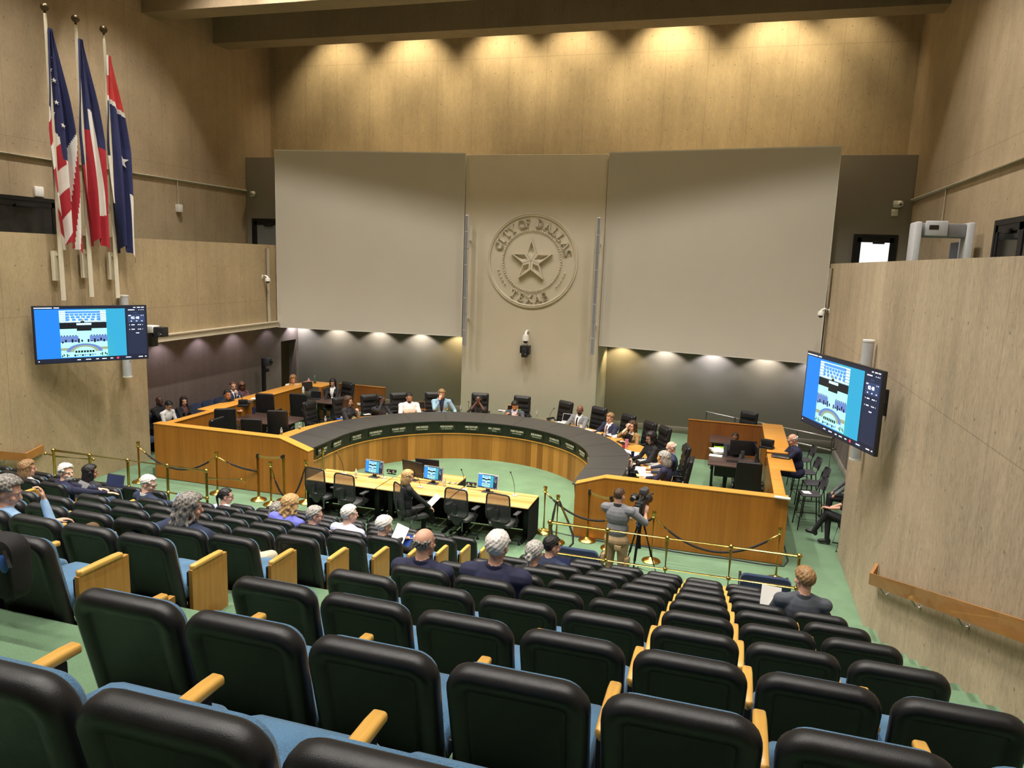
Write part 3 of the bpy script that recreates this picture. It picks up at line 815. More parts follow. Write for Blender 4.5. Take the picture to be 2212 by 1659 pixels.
# ---------------------------------------------------------------- chairs
def five_star(m, r=.30, z=.075, n=5, a0=.3):
    for i in range(n):
        a = a0 + 2 * PI * i / n; c, s_ = math.cos(a), math.sin(a)
        m.tube([(0, 0, z + .05), (c * r * .5, s_ * r * .5, z + .03), (c * r, s_ * r, z)], [.026, .02, .015], 8)
def casters(t, r=.30, n=5, a0=.3):
    for i in range(n):
        a = a0 + 2 * PI * i / n; c, s_ = math.cos(a) * r, math.sin(a) * r
        m = MB(); m.cyl((c - s_ / r * .02, s_ + c / r * .02, .028), (c + s_ / r * .02, s_ - c / r * .02, .028), .028, n=12); m.cyl((c, s_, .03), (c, s_, .075), .008, n=6)
        m.build('caster', 'black_plastic', t)
def exec_chair(label, loc, rz, group):
    t = thing('executive_chair', label, 'chair', loc, rz, group)
    T = MX.Translation((0, -.22, .50)) @ MX.Rotation(R_(9), 4, 'X')
    m = MB(); pillow(m, .52, .80, .06, [(.05, -.05), (.012, -.045), (0, -.02), (0, .01), (.012, .035), (.05, .045)], .38, T)
    b = m.build('backrest', 'leather', t, 50)
    m = MB(); pillow(m, .44, .17, .05, [(.03, .03), (.005, .05), (0, .06), (.01, .078), (.04, .088)], .66, T); m.build('headrest', 'leather', b, 50)
    for i in range(4):
        m = MB(); pillow(m, .46, .10, .04, [(.03, .035), (.006, .045), (.012, .056), (.035, .06)], .10 + .12 * i, T); m.build('cushion_roll', 'leather', b, 50)
    m = MB(); m.box(-.26, .26, -.24, .27, .42, .52, .04, 3); m.build('seat', 'leather', t, 50)
    for s_ in (-1, 1):
        m = MB(); x = s_ * .30
        m.tube([(x, -.20, .50), (x, -.22, .68), (x, -.14, .735), (x, .10, .735), (x, .18, .70), (x, .16, .56), (x * .85, .12, .46)], .016, 8)
        a = m.build('arm_frame', 'black_plastic', t); m = MB(); m.box(x - .032, x + .032, -.16, .13, .735, .77, .012); m.build('arm_pad', 'leather', a, 50)
    m = MB(); m.cyl((0, 0, .12), (0, 0, .42), .028, .024, 12); m.build('column', 'steel_brushed', t)
    m = MB(); five_star(m); m.build('base', 'black_plastic', t); casters(t)
    index_kids(t); return t
def task_chair(label, loc, rz, group, proto=[]):
    if proto: return dup(proto[0], loc, rz, label, group)
    t = thing('mesh_chair', label, 'chair', loc, rz, group)
    # back: rounded frame, wide at the top, with see-through mesh
    out = [(-.15, .50), (-.235, .58), (-.25, .70), (-.235, 1.02), (-.215, 1.07), (-.17, 1.085), (.17, 1.085), (.215, 1.07), (.235, 1.02), (.25, .70), (.235, .58), (.15, .50)]
    yb = lambda z: -.22 - .10 * (z - .5) - .04 * math.sin((z - .5) / .58 * PI)
    m = MB(); m.tube([(x, yb(z), z) for x, z in out], .016, 8, closed=True); b = m.build('back_frame', 'black_plastic', t)
    m = MB(); zs = [.50 + .58 * i / 10 for i in range(11)]
    def half(z):
        if z < .58: return .15 + .085 * (z - .5) / .08
        if z < .7: return .235 + .015 * (z - .58) / .12
        return .25 - .03 * (z - .7) / .38
    rows = [[(half(z) * (j / 8 * 2 - 1), yb(z) - .03 * (1 - (j / 4 - 1) ** 2), z) for j in range(9)] for z in zs]
    rows2 = [[(x, y + .004, z) for x, y, z in r] for r in rows]
    m.loft([r + q[::-1] for r, q in zip(rows, rows2)]); m.build('back_mesh', 'mesh_fabric', b, 60)
    m = MB(); m.box(-.04, .04, yb(.7) - .062, yb(.7) - .03, .58, .80, .012); m.build('lumbar_support', 'black_plastic', b)
    m = MB(); m.box(-.035, .035, yb(.56) - .05, yb(.56) - .035, .555, .572, .002); m.build('tag', 'light_grey', b)
    m = MB(); m.prism([(-.16, .52), (.16, .52), (.06, .38), (-.06, .38)], -.26, -.22, 'xz'); m.box(-.05, .05, -.25, .02, .35, .40, .01); m.build('back_bracket', 'black_plastic', t)
    m = MB(); rings = []
    for y, zt, zb, w in ((-.22, .46, .42, .40), (-.18, .49, .41, .46), (0, .495, .40, .50), (.18, .495, .40, .50), (.26, .47, .41, .46), (.28, .44, .42, .40)):
        rings.append([V((x, y, (zt + zb) / 2 + z)) for x, z in rrect(w, zt - zb, .03, 4)])
    m.loft(rings); m.build('seat', 'dark_grey', t, 50)
    for s_ in (-1, 1):
        x = s_ * .29
        m = MB(); m.tube([(x * .7, -.03, .40), (x, -.03, .42), (x, -.03, .66)], [.018, .02, .016], 8); a = m.build('arm_post', 'black_plastic', t)
        m = MB(); m.box(x - .045, x + .045, -.13, .13, .66, .69, .014, 3); m.build('arm_pad', 'dark_grey', a, 50)
    m = MB(); m.cyl((0, 0, .12), (0, 0, .36), .022, .022, 12); m.build('column', 'light_grey', t)
    m = MB(); five_star(m, .32); m.build('base', 'black_plastic', t); casters(t, .32)
    index_kids(t); proto.append(t); return t
def out_dir(x, y): return math.atan2(y - DC[1], x - DC[0])
EX = []
def put_exec(label, loc, rz, group='black high-backed leather chairs'):
    if EX: return dup(EX[0], loc, rz, label, group)
    EX.append(exec_chair(label, loc, rz, group)); return EX[0]
def dais_chair(px, py, label, r=None, turn=0):
    """chair behind the horseshoe desk, its top at that sight line; faces the centre"""
    best = None
    for Y in [14 + .02 * i for i in range(380)]:
        p = at_y(px, py, Y)
        if abs(p.z - 1.46) < .6:
            e = abs(p.z - 1.46)
            if best is None or e < best[0]: best = (e, p)
    p = best[1]
    a = out_dir(p.x, p.y); rr = r or min(max(math.hypot(p.x - DC[0], p.y - DC[1]) - .3, 4.9), 5.6)
    x, y = DC[0] + rr * math.cos(a), DC[1] + rr * math.sin(a)
    return put_exec(label, (x, y, .2), a + PI / 2 + turn)
# ---------------------------------------------------------------- tables before the horseshoe
TT = .775
TA = at_z(705, 1012, TT); TBk = at_z(1166, 1070, TT)       # rear edge line
tdir = V((TBk.x - TA.x, TBk.y - TA.y, 0)); TL = tdir.length; tdir.normalize(); tnor = V((-tdir.y, tdir.x, 0))
TANG = math.atan2(tdir.y, tdir.x); TO = V((TA.x, TA.y, 0))
def tab_pt(s, o, z=0): return TO + tdir * s + tnor * o + V((0, 0, z))
def table(label, s0, s1, skirt, extra=0):
    t = thing('meeting_table', label, 'table', tab_pt((s0 + s1) / 2, -.42), TANG, 'oak-topped meeting tables')
    L = (s1 - s0) / 2 - .012
    m = MB(); m.box(-L, L, -.42, .42, TT - .03, TT, .012, 2); m.build('tabletop', 'table_wood', t, 30)
    for x in (-L + .14, L - .14):
        m = MB(); m.box(x - .05, x + .05, -.05, .05, .04, TT - .03, .006); m.build('leg', 'black_metal', t)
        m = MB(); m.box(x - .035, x + .035, -.36, .36, .01, .05, .01); m.build('foot', 'black_metal', t)
    m = MB(); m.box(-L + .1, L - .1, -.02, .02, TT - .12, TT - .04, .004); m.build('rail', 'black_metal', t)
    def sk(pts):
        m = MB(); rows = []
        n = 0; P = []
        for (a, b) in zip(pts[:-1], pts[1:]):
            a, b = V((*a, 0)), V((*b, 0)); d = b - a; k = max(4, int(d.length / .03)); nn = V((-d.y, d.x, 0)).normalized()
            for i in range(k): P.append(a + d * (i / k) + nn * (.012 * (1 if (n + i) % 2 else -1)))
            n += k
        P.append(V((*pts[-1], 0)))
        m.loft([[p + V((0, 0, .02)) for p in P] + [p + V((0, .006, .02)) for p in P[::-1]], [p + V((0, 0, TT - .03)) for p in P] + [p + V((0, .006, TT - .03)) for p in P[::-1]]])
        m.build('skirt', 'skirt_black', t, 0)
    sk(skirt(L)); return t
W3 = TL / 3
table('oak-topped table on the left of the three before the horseshoe', 0, W3, lambda L: [(-L, -.40), (-L, .40), (L, .40)])
table('middle oak-topped table before the horseshoe with a seated woman', W3, 2 * W3, lambda L: [(-L, .40), (L, .40)])
table('oak-topped table on the right, nearest the rope posts', 2 * W3, TL, lambda L: [(-L, .40), (L, .40), (L, -.38)])
t = thing('side_table', 'small oak table behind the middle table, holding two black monitors', 'table', tab_pt(W3 * 1.5, .34), TANG)
m = MB(); m.box(-.76, .62, -.30, .30, TT - .03, TT, .01); m.build('tabletop', 'table_wood', t)
for x in (-.7, .56):
    for y in (-.24, .24):
        m = MB(); m.box(x - .02, x + .02, y - .02, y + .02, 0, TT - .03); m.build('leg', 'black_metal', t)
m = MB(); m.box(-.75, .61, .27, .285, .05, TT - .03); m.box(.595, .61, -.28, .28, .05, TT - .03); m.build('skirt', 'skirt_black', t)
for (px, py), lab in zip(((687, 1068), (750, 1082), (990, 1116), (1080, 1128)), ('mesh office chair at far left of the meeting tables', 'second mesh office chair from the left at the tables', 'empty mesh office chair just right of the seated woman', 'mesh office chair nearest the right end of the tables')):
    p = at_z(px, py, .52)
    task_chair(lab, (p.x, p.y + .22, 0), TANG - .12, 'empty mesh office chairs')
pw = at_z(866, 1106, .52)
task_chair('mesh office chair in which the blond woman sits', (pw.x + .16, pw.y + .16, 0), TANG - .75, None)
# ---------------------------------------------------------------- monitors, microphones, bottles on the tables
def screen_content(m_list, w, h, parent, tv=False):
    """picture on a display: blue field, two stacked views, dark side bar with a timer"""
    y = -.0015
    mats = ['scr_bar', 'scr_blue', 'scr_pale', 'scr_seat', 'scr_black', 'scr_mint', 'scr_wall', 'scr_tan', 'scr_mauve', 'scr_dark', 'scr_card', 'scr_text', 'scr_red']
    m = MB(); dy = [0]
    def q(u0, u1, v0, v1, mat, lift=1):
        m.mi = mats.index(mat); d = y - .0006 * lift
        m.add([((u0 - .5) * w, d, (v0 - .5) * h), ((u1 - .5) * w, d, (v0 - .5) * h), ((u1 - .5) * w, d, (v1 - .5) * h), ((u0 - .5) * w, d, (v1 - .5) * h)], [(0, 1, 2, 3)])
    def poly(ps, mat, lift):
        m.mi = mats.index(mat); d = y - .0006 * lift
        m.add([((u - .5) * w, d, (v - .5) * h) for u, v in ps], [tuple(range(len(ps)))])
    q(0, 1, 0, 1, 'scr_bar', 0)
    q(.012, .80, .075, .955, 'scr_blue', 1)
    a, b = .215, .625
    q(a, b, .71, .93, 'scr_pale', 2); q(a, b, .60, .72, 'scr_black', 2); q(a, b, .53, .60, 'scr_mint', 2)
    q(a, b, .34, .53, 'scr_wall', 2); q(a, b, .09, .34, 'scr_mint', 2)
    for r in range(4):
        n = 9 - r
        for c in range(n):
            u = a + .07 + (b - a - .14) * c / (n - 1) - .016
            q(u, u + .034, .89 - .045 * r - .012, .905 - .045 * r + .012, 'scr_seat', 3)
    for r in range(5):
        q(a, a + .07, .90 - .04 * r, .906 - .04 * r, 'scr_black', 3); q(b - .07, b, .90 - .04 * r, .906 - .04 * r, 'scr_black', 3)
    q(.36, .49, .56, .70, 'scr_black', 3); q(.36, .49, .665, .70, 'scr_pale', 4); q(.395, .43, .70, .735, 'scr_black', 4); q(.404, .424, .735, .775, 'scr_tan', 4); q(.41, .42, .775, .80, 'scr_pale', 5)
    q(a, .37, .36, .47, 'scr_mauve', 3); q(.47, b, .36, .47, 'scr_mauve', 3)
    for i in range(6):
        for u0 in (a, .475):
            u = u0 + .025 * i; poly([(u, .485), (u + .02, .485), (u + .01, .465)], 'scr_black', 4)
    for i in range(14):
        u = a + .01 + .028 * i
        if .37 < u < .47 and i % 2: continue
        q(u, u + .016, .345 + (i * 37 % 5) * .008, .375 + (i * 53 % 7) * .008, 'scr_black', 4)
    def arc(r0, r1, mat, lift, cv=.18):
        ps = [(.42 + r1 * math.cos(t), cv + r1 * .95 * math.sin(t)) for t in [PI * i / 16 for i in range(17)]] + [(.42 + r0 * math.cos(t), cv + r0 * .95 * math.sin(t)) for t in [PI * i / 16 for i in range(17)]][::-1]
        m.mi = mats.index(mat); d = y - .0006 * lift
        n = 17
        m.add([((u - .5) * w, d, (v - .5) * h) for u, v in ps], [(i, i + 1, 2 * n - 2 - i, 2 * n - 1 - i) for i in range(n - 1)])
    arc(.095, .14, 'scr_tan', 4); arc(.125, .16, 'scr_mauve', 5)
    q(a, .30, .21, .26, 'scr_tan', 4); q(.55, b, .21, .26, 'scr_tan', 4)
    for i in range(7): q(.335 + .025 * i, .354 + .025 * i, .165, .205, 'scr_black', 5)
    for i in range(9): q(.325 + .022 * i, .342 + .022 * i, .10 + (i * 31 % 3) * .008, .135, 'scr_mauve' if i % 3 else 'scr_black', 5)
    for i in range(5): q(a + .004 + .014 * i, a + .014 + .014 * i, .095 + (i % 3) * .015, .13 + (i % 2) * .02, 'scr_black', 5); q(b - .014 - .014 * i, b - .004 - .014 * i, .10 + (i % 3) * .015, .14 + (i % 2) * .02, 'scr_black', 5)
    q(.815, .99, .09, .955, 'scr_dark', 1); q(.825, .98, .69, .84, 'scr_card', 2); q(.875, .915, .862, .882, 'scr_card', 2)
    for u0, u1, v in ((.83, .89, .925), (.93, .935, .925), (.95, .957, .925), (.97, .975, .925), (.83, .855, .82), (.95, .955, .82), (.967, .972, .82), (.85, .862, .715), (.90, .912, .715), (.95, .962, .715), (.835, .84, .645), (.855, .885, .645), (.915, .925, .645), (.932, .945, .645), (.96, .963, .645), (.835, .84, .56), (.855, .885, .56), (.915, .925, .56), (.932, .945, .56), (.96, .963, .56), (.895, .925, .49), (.01, .16, .977), (.175, .22, .977), (.88, .90, .972), (.915, .945, .972), (.955, .98, .972), (.02, .03, .035), (.35, .38, .037), (.425, .47, .037), (.515, .54, .037), (.57, .61, .037), (.645, .67, .037), (.91, .95, .04), (.97, .985, .04)):
        q(u0, u1, v - .006, v + .006, 'scr_text', 3)
    q(.78, .845, .022, .055, 'scr_card', 2); q(.79, .835, .035, .045, 'scr_text', 3)
    ps = [(.715 + .011 * math.cos(t * PI / 8), .038 + .019 * math.sin(t * PI / 8)) for t in range(16)]
    poly(ps, 'scr_red', 3)
    o = m.build('screen', mats, parent, 0)
    if tv:
        text('timer_digits', '02 48', h * .062, 'scr_text', o, MX.Translation(((.893 - .5) * w, y - .004, (.775 - .5) * h)) @ MX.Rotation(PI / 2, 4, 'X'), .0003, bold=.001)
    return o
def desk_monitor(label, loc, rz, w=.40, on=True, case='light_grey', group=None, zb=0, h=None, tilt=-8):
    h = h or w * .58
    t = thing('desktop_monitor', label, 'monitor', loc, rz, group)
    m = MB(); m.box(-.11, .11, -.075, .075, 0, .012, .005); m.box(-.045, .045, .01, .035, .01, .09 + h * .3, .006); m.build('stand', 'dark_grey', t)
    piv = bpy.data.objects.new('panel', None)
    m = MB(); m.box(-w / 2 - .012, w / 2 + .012, 0, .03, -h / 2 - .012, h / 2 + .012, .006)
    p = m.build('panel', case, t); p.location = (0, -.005, .09 + h / 2); p.rotation_euler = (R_(tilt), 0, 0)
    bpy.data.objects.remove(piv)
    if on: screen_content(None, w, h, p)
    else:
        m = MB(); m.box(-w / 2, w / 2, -.002, .001, -h / 2, h / 2); m.build('screen', 'dark_glass', p)
    return t
def on_table(px, py): return at_z(px, py, TT)
for (px, py), lab in zip(((808, 1031), (935, 1045), (1053, 1063)), ('monitor with a blue picture on the left table', 'monitor with a blue picture beside the seated woman', 'silver monitor with a blue picture on the right table')):
    p = on_table(px, py)
    desk_monitor(lab, p, TANG - .10, .42, True, 'light_grey' if px > 1000 else 'mid_grey', 'lit monitors on the meeting tables', h=.27)
p = on_table(892, 1037); desk_monitor('black monitor seen at an angle in front of the seated woman', p, TANG + PI - .25, .50, False, 'black_plastic', h=.32)
p = on_table(923, 1030); desk_monitor('black monitor back on the small table behind the lit one', p, TANG + PI + .1, .50, False, 'black_plastic', h=.30)
def gooseneck(label, loc, rz, lean=(-.10, .0, .34), group='gooseneck microphones', base='light_grey'):
    t = thing('gooseneck_microphone', label, 'microphone', loc, rz, group)
    m = MB(); m.box(-.055, .055, -.04, .04, 0, .02, .008); m.cyl((0, 0, .02), (0, 0, .05), .018, .010, 10); m.build('base', base, t)
    x, y, z = lean
    m = MB(); m.tube([(0, 0, .04), (x * .15, y * .15, .05 + z * .35), (x * .5, y * .5, .05 + z * .7), (x, y, .05 + z)], .0055, 6); m.build('neck', 'black_plastic', t)
    m = MB(); m.sph((x * 1.06, y * 1.06, .055 + z), .016, .016, .02); m.build('head', 'black_plastic', t)
    return t
for (px, py), lean, lab in (((743, 1024), (-.17, 0, .40), 'microphone at the left end of the left table'), ((829, 1033), (-.16, 0, .28), 'microphone right of the left lit monitor'), ((908, 1053), (-.22, 0, .28), 'microphone in front of the seated woman'), ((1004, 1058), (-.08, 0, .36), 'microphone at the left of the right table'), ((1112, 1071), (-.10, 0, .42), 'microphone at the right end of the right table')):
    gooseneck('gooseneck ' + lab, on_table(px, py), TANG, lean)
def bottle(label, loc, mat='clear_plastic', h=.20, r=.03, cap='white_plastic', cat='bottle', group=None):
    t = thing('bottle', label, cat, loc, 0, group)
    m = MB(); m.lathe([(r * .8, 0), (r, .008), (r, h * .3), (r * .94, h * .42), (r, h * .55), (r, h * .7), (r * .55, h * .86), (r * .42, h * .9), (r * .42, h * .93)], (0, 0, 0), 14); b = m.build('body', mat, t, 50)
    m = MB(); m.cyl((0, 0, h * .92), (0, 0, h), r * .46, n=12); m.build('cap', cap, t)
    if mat == 'clear_plastic':
        m = MB(); m.lathe([(r * 1.02, h * .32), (r * 1.02, h * .56)], (0, 0, 0), 14); m.build('wrapper', 'light_grey', b)
    return t
bottle('clear water bottle on the left table near the mesh chair', on_table(769, 1033), group='water bottles')
bottle('clear water bottle beside the middle lit monitor', on_table(960, 1050), group='water bottles')
def ptt(label, loc, rz):
    t = thing('document_camera', label, 'camera', loc, rz)
    m = MB(); m.box(-.10, .10, -.03, .03, 0, .012, .004); m.build('base', 'black_plastic', t)
    m = MB(); m.box(-.11, .11, -.028, .028, .04, .10, .012); m.cyl((0, 0, .01), (0, 0, .05), .015, n=8); m.build('body', 'black_plastic', t)
    for x in (-.05, .055):
        m = MB(); m.cyl((x, -.034, .07), (x, -.026, .07), .018, n=12); m.build('lamp', 'light_grey', t)
ptt('black box with two lamps on the left table', on_table(846, 1024), TANG)
ptt('black box with two lamps on the right table', on_table(1018, 1052), TANG)
for i, (px, py) in enumerate(((972, 1043), (984, 1044))):
    m = MB(); p = on_table(px, py); m.sph((0, 0, .012), .03, .05, .014, 12, 6); o = m.build('computer_mouse', 'mid_grey', None, 50, loc=p); o.rotation_euler = (0, 0, TANG); tag(o, 'grey computer mouse, %s of two on the small oak table' % ('left' if i == 0 else 'right'), 'mouse', 'two computer mice')
# ---------------------------------------------------------------- brass railings
def brass_rail(label, xs, y, z0, zt, zl, stubs):
    t = thing('brass_railing', label, 'railing', (xs[0], y, z0))
    X0 = xs[0]
    for x in xs:
        m = MB(); m.cyl((x - X0, 0, 0), (x - X0, 0, zt - z0), .027, n=12); m.lathe([(.045, 0), (.045, .02), (.03, .03)], (x - X0, 0, 0), 14)
        p = m.build('post', 'brass', t)
        for zz, rr in ((zt, .042), (zl, .036)):
            m = MB(); m.sph((x - X0, 0, zz - z0), rr, n=14, m=8); m.build('ball_joint', 'brass', p)
    for z, nm, r in ((zt, 'top_rail', .024), (zl, 'lower_rail', .020)):
        m = MB(); m.cyl((0, 0, z - z0), (xs[-1] - X0, 0, z - z0), r, n=12); m.build(nm, 'brass', t)
    for a, b in stubs:
        m = MB(); a_, b_ = V(a) - V((X0, y, z0)), V(b) - V((X0, y, z0)); m.cyl(a_, b_, .02, n=10); m.sph(b_, .032, n=12, m=8); m.build('end_rail', 'brass', t)
    return t
RX = [-2.47, -1.55, -.64, .29, 1.24]
brass_rail('brass railing in front of the right seating block', RX, 10.93, .355, 1.355, .86, [((-2.47, 10.93, 1.22), (-2.62, 10.93, 1.20)), ((1.24, 10.93, 1.16), (1.36, 10.90, 1.15))])
LX = [-12.46, -11.58, -10.68, -9.78, -8.92]
brass_rail('brass railing in front of the left seating block', LX, 10.93, .355, 1.44, .92, [((-8.92, 10.93, 1.30), (-8.90, 11.9, 1.00)), ((-12.46, 10.93, 1.34), (-12.75, 11.0, 1.32)), ((-12.46, 10.93, 1.32), (-12.40, 11.8, 1.04))])
# ---------------------------------------------------------------- rope posts
def stanchion(label, p, belt=False, h=.97, group='brass rope posts'):
    t = thing('rope_post', label, 'rope post', (p[0], p[1], 0), 0, group)
    m = MB(); m.lathe([(.17, 0), (.175, .012), (.16, .03), (.08, .055), (.03, .085), (.026, .09)], (0, 0, 0), 24); m.build('base', 'brass', t, 50)
    m = MB(); r = .034 if belt else .024
    m.cyl((0, 0, .05), (0, 0, h - .05), r, n=14); m.build('pole', 'brass', t)
    m = MB()
    if belt: m.cyl((0, 0, h - .09), (0, 0, h), .036, n=14); m.box(-.02, .02, -.045, -.03, h - .075, h - .02); mt = 'black_plastic'
    else: m.lathe([(.026, h - .13), (.042, h - .125), (.042, h - .11), (.028, h - .10), (.028, h - .06), (.038, h - .05), (.04, h - .01), (.036, h), (0, h)], (0, 0, 0), 16); mt = 'brass'
    m.build('cap', mt, t, 50); return t
def rope(label, a, b, sag, group='black velvet ropes', za=.86, zb=.86, pts=None):
    a = V((a[0], a[1], za)); b = V((b[0], b[1], zb)); t = thing('barrier_rope', label, 'rope', a, 0, group)
    n = 22; P = []
    for i in range(n + 1):
        f = i / n; p = a.lerp(b, f) - V((0, 0, sag * (1 - (2 * f - 1) ** 2))) - a; P.append(p)
    if pts: P = [V(p) - a for p in pts]
    m = MB(); m.tube(P[2:-2] if not pts else P, .021, 10); m.build('rope', 'rope_black', t)
    for e, q in ((P[0], P[2]), (P[-1], P[-3])):
        m = MB(); m.tube([e, e.lerp(q, .35), q], [.008, .018, .02], 8); m.build('hook', 'brass', t)
    return t
SP = {k: at_z(*v, 0) for k, v in {'a': (302, 1041), 'b': (470, 1066), 'e': (661, 1086), 'd': (586, 1090), 'g': (1174, 1150), 'h': (1201, 1172), 'k': (1406, 1212), 'l': (1675, 1253)}.items()}
SP['f'] = at_y(693, 992, SP['e'].y + 1.0); SP['f'].z = 0
SP['f'].x += .05
names = {'a': 'brass rope post by the left concrete wall', 'b': 'brass rope post midway along the left desk wing', 'd': 'short-looking brass rope post between the two belt posts', 'e': 'brass rope post at the inner end of the left desk wing',
         'f': 'brass rope post behind the far left mesh chair', 'g': 'brass rope post at the right corner of the meeting tables', 'h': 'brass rope post from which a rope hangs in a loop', 'k': 'brass rope post right of the camera tripod', 'l': 'brass rope post at the outer end of the right desk wing'}
for k, lab in names.items(): stanchion(lab, SP[k])
BP = {'1': at_z(559, 1080, 0), '2': at_z(614, 1082, 0), '3': at_z(1268, 1168, 0), '4': at_z(1316, 1185, 0)}
for k, lab in {'1': 'brass belt post, left of the pair before left desk wing', '2': 'brass belt post, right of the pair before left desk wing', '3': 'brass belt post left of the camera operator', '4': 'brass belt post half hidden by the camera operator'}.items(): stanchion(lab, BP[k], True, 1.05, 'brass belt posts')
def belt(label, a, b):
    a = V((a.x, a.y, 1.0)); b = V((b.x, b.y, 1.0)); t = thing('barrier_belt', label, 'belt', a)
    d = (b - a); n = V((-d.y, d.x, 0)).normalized() * .0015; P = []
    m = MB(); rings = []
    for i in range(9):
        f = i / 8; p = d * f - V((0, 0, .03 * (1 - (2 * f - 1) ** 2)))
        rings.append([p + n + V((0, 0, -.025)), p + n + V((0, 0, .025)), p - n + V((0, 0, .025)), p - n + V((0, 0, -.025))])
    m.loft(rings); m.build('webbing', 'brass_belt', t)
    m = MB(); e = d.normalized(); m.box(-.02, .02, -.02, .02, -.03, .03, .004); m.v = [tuple(V(v) + d - e * .04) for v in m.v]; m.build('clip', 'black_plastic', t)
plain('brass_belt', srgb(150, 128, 62), .7)
belt('gold belt stretched between the left pair of posts', BP['1'], BP['2']); belt('gold belt beside the camera operator', BP['3'], BP['4'])
rope('black rope from left wall post to the wing post', SP['a'], SP['b'], .42)
rope('black rope sagging in front of the left wing behind the belt posts', SP['b'], SP['f'], .40)
d0, e0 = SP['d'], SP['e']
rope('black rope drooping almost to the floor from the short post', SP['d'], SP['e'], .74)
rope('black rope from the table corner towards the right wing', SP['g'], (BP['4'].x, BP['4'].y + .1), .22, zb=.55)
h = SP['h']
rope('black rope hanging in a doubled loop on its post', h, h, 0, pts=[(h.x - .02, h.y - .04, .86), (h.x - .06, h.y - .1, .6), (h.x - .08, h.y - .14, .34), (h.x - .02, h.y - .2, .12), (h.x + .12, h.y - .26, .03), (h.x + .30, h.y - .26, .03), (h.x + .38, h.y - .22, .12), (h.x + .36, h.y - .16, .26), (h.x + .24, h.y - .1, .5), (h.x + .10, h.y - .05, .74), (h.x + .04, h.y - .04, .86)])
rope('black rope sagging along the right wing to its outer post', SP['k'], SP['l'], .50)
rope('short black rope between post and camera operator', (SP['k'].x - .36, SP['k'].y + .02), SP['k'], .06, za=.70)
# power cable lying along the foot of the right wing
t = thing('floor_cable', 'dark cable lying along the floor before the right wing', 'cable', (-3.2, 13.9, 0))
m = MB(); P = [(-3.2, 14.05), (-2.6, 13.92), (-2.0, 13.86), (-1.2, 13.90), (-.4, 13.84), (.4, 13.88), (1.0, 13.84), (1.32, 13.9), (1.42, 14.2), (1.40, 15.0)]
m.tube([(x + 3.2, y - 13.9, .014) for x, y in P], .014, 8); m.build('cable', 'dark_grey', t)
# wide navy seats on the floor before the right railing
for (x, lab) in ((-2.12, 'wide navy upholstered seat at left end of right railing'), (.85, 'wide navy upholstered seat at right end of right railing')):
    t = thing('wide_seat', lab, 'seat', (x, 11.52, 0), 0, 'wide navy seats by the railing')
    T = MX.Translation((0, .0, .10)) @ MX.Rotation(R_(8), 4, 'X')
    m = MB(); pillow(m, .76, .68, .10, [(.05, -.05), (.01, -.04), (0, 0), (.01, .03), (.05, .04)], .35, T); m.build('backrest', 'seat_navy', t, 50)
    m = MB(); m.box(-.34, .34, .04, .52, .34, .46, .04, 3); m.build('seat_cushion', 'seat_navy', t, 50)
    for s_ in (-1, 1):
        m = MB(); m.box(s_ * .36 - .02, s_ * .36 + .02, .06, .46, 0, .58, .008); m.build('side_frame', 'black_metal', t)
# ---------------------------------------------------------------- televisions
def television(label, tl, tr, h, wall_x, px_shift=0):
    a, b = V(tl), V(tr); d = V((b.x - a.x, b.y - a.y, 0)); w = d.length; ang = math.atan2(d.y, d.x)
    c = (a + b) / 2; zc = (a.z + b.z) / 2 - h / 2
    t = thing('television', label, 'television', (c.x, c.y, zc), ang)
    m = MB(); m.box(-w / 2, w / 2, .002, .06, -h / 2, h / 2, .006); p = m.build('casing', 'black_plastic', t)
    m = MB(); m.box(-w * .3, w * .3, .06, .10, -h * .35, h * .25, .02); m.build('back_cover', 'black_plastic', t)
    s = screen_content(None, w - .03, h - .03, t, True)
    # arm back to the wall
    inv = MX.Rotation(-ang, 3, 'Z'); q = inv @ (V((wall_x, c.y, zc)) - V((c.x, c.y, zc)))
    m = MB(); m.tube([(0, .09, 0), ((q.x) * .4, .09 + (q.y - .09) * .6, 0), (q.x, q.y, 0)], .03, 8); m.box(q.x - .04, q.x + .04, q.y - .04, q.y + .04, -.2, .2); m.build('wall_arm', 'black_metal', t)
    return t
def scale_from_cam(p, k): return CAMP + (V(p) - CAMP) * k
television('left wall television showing a blue picture and timer', scale_from_cam((-12.35, 10.58, 4.30), 1.12), scale_from_cam((-11.28, 12.23, 4.24), 1.12), 1.22, XL)
television('right wall television turned edge-on, blue picture and timer', scale_from_cam((1.17, 11.99, 4.22), 1.10), scale_from_cam((1.88, 10.0, 4.24), 1.10), 1.20, XR)
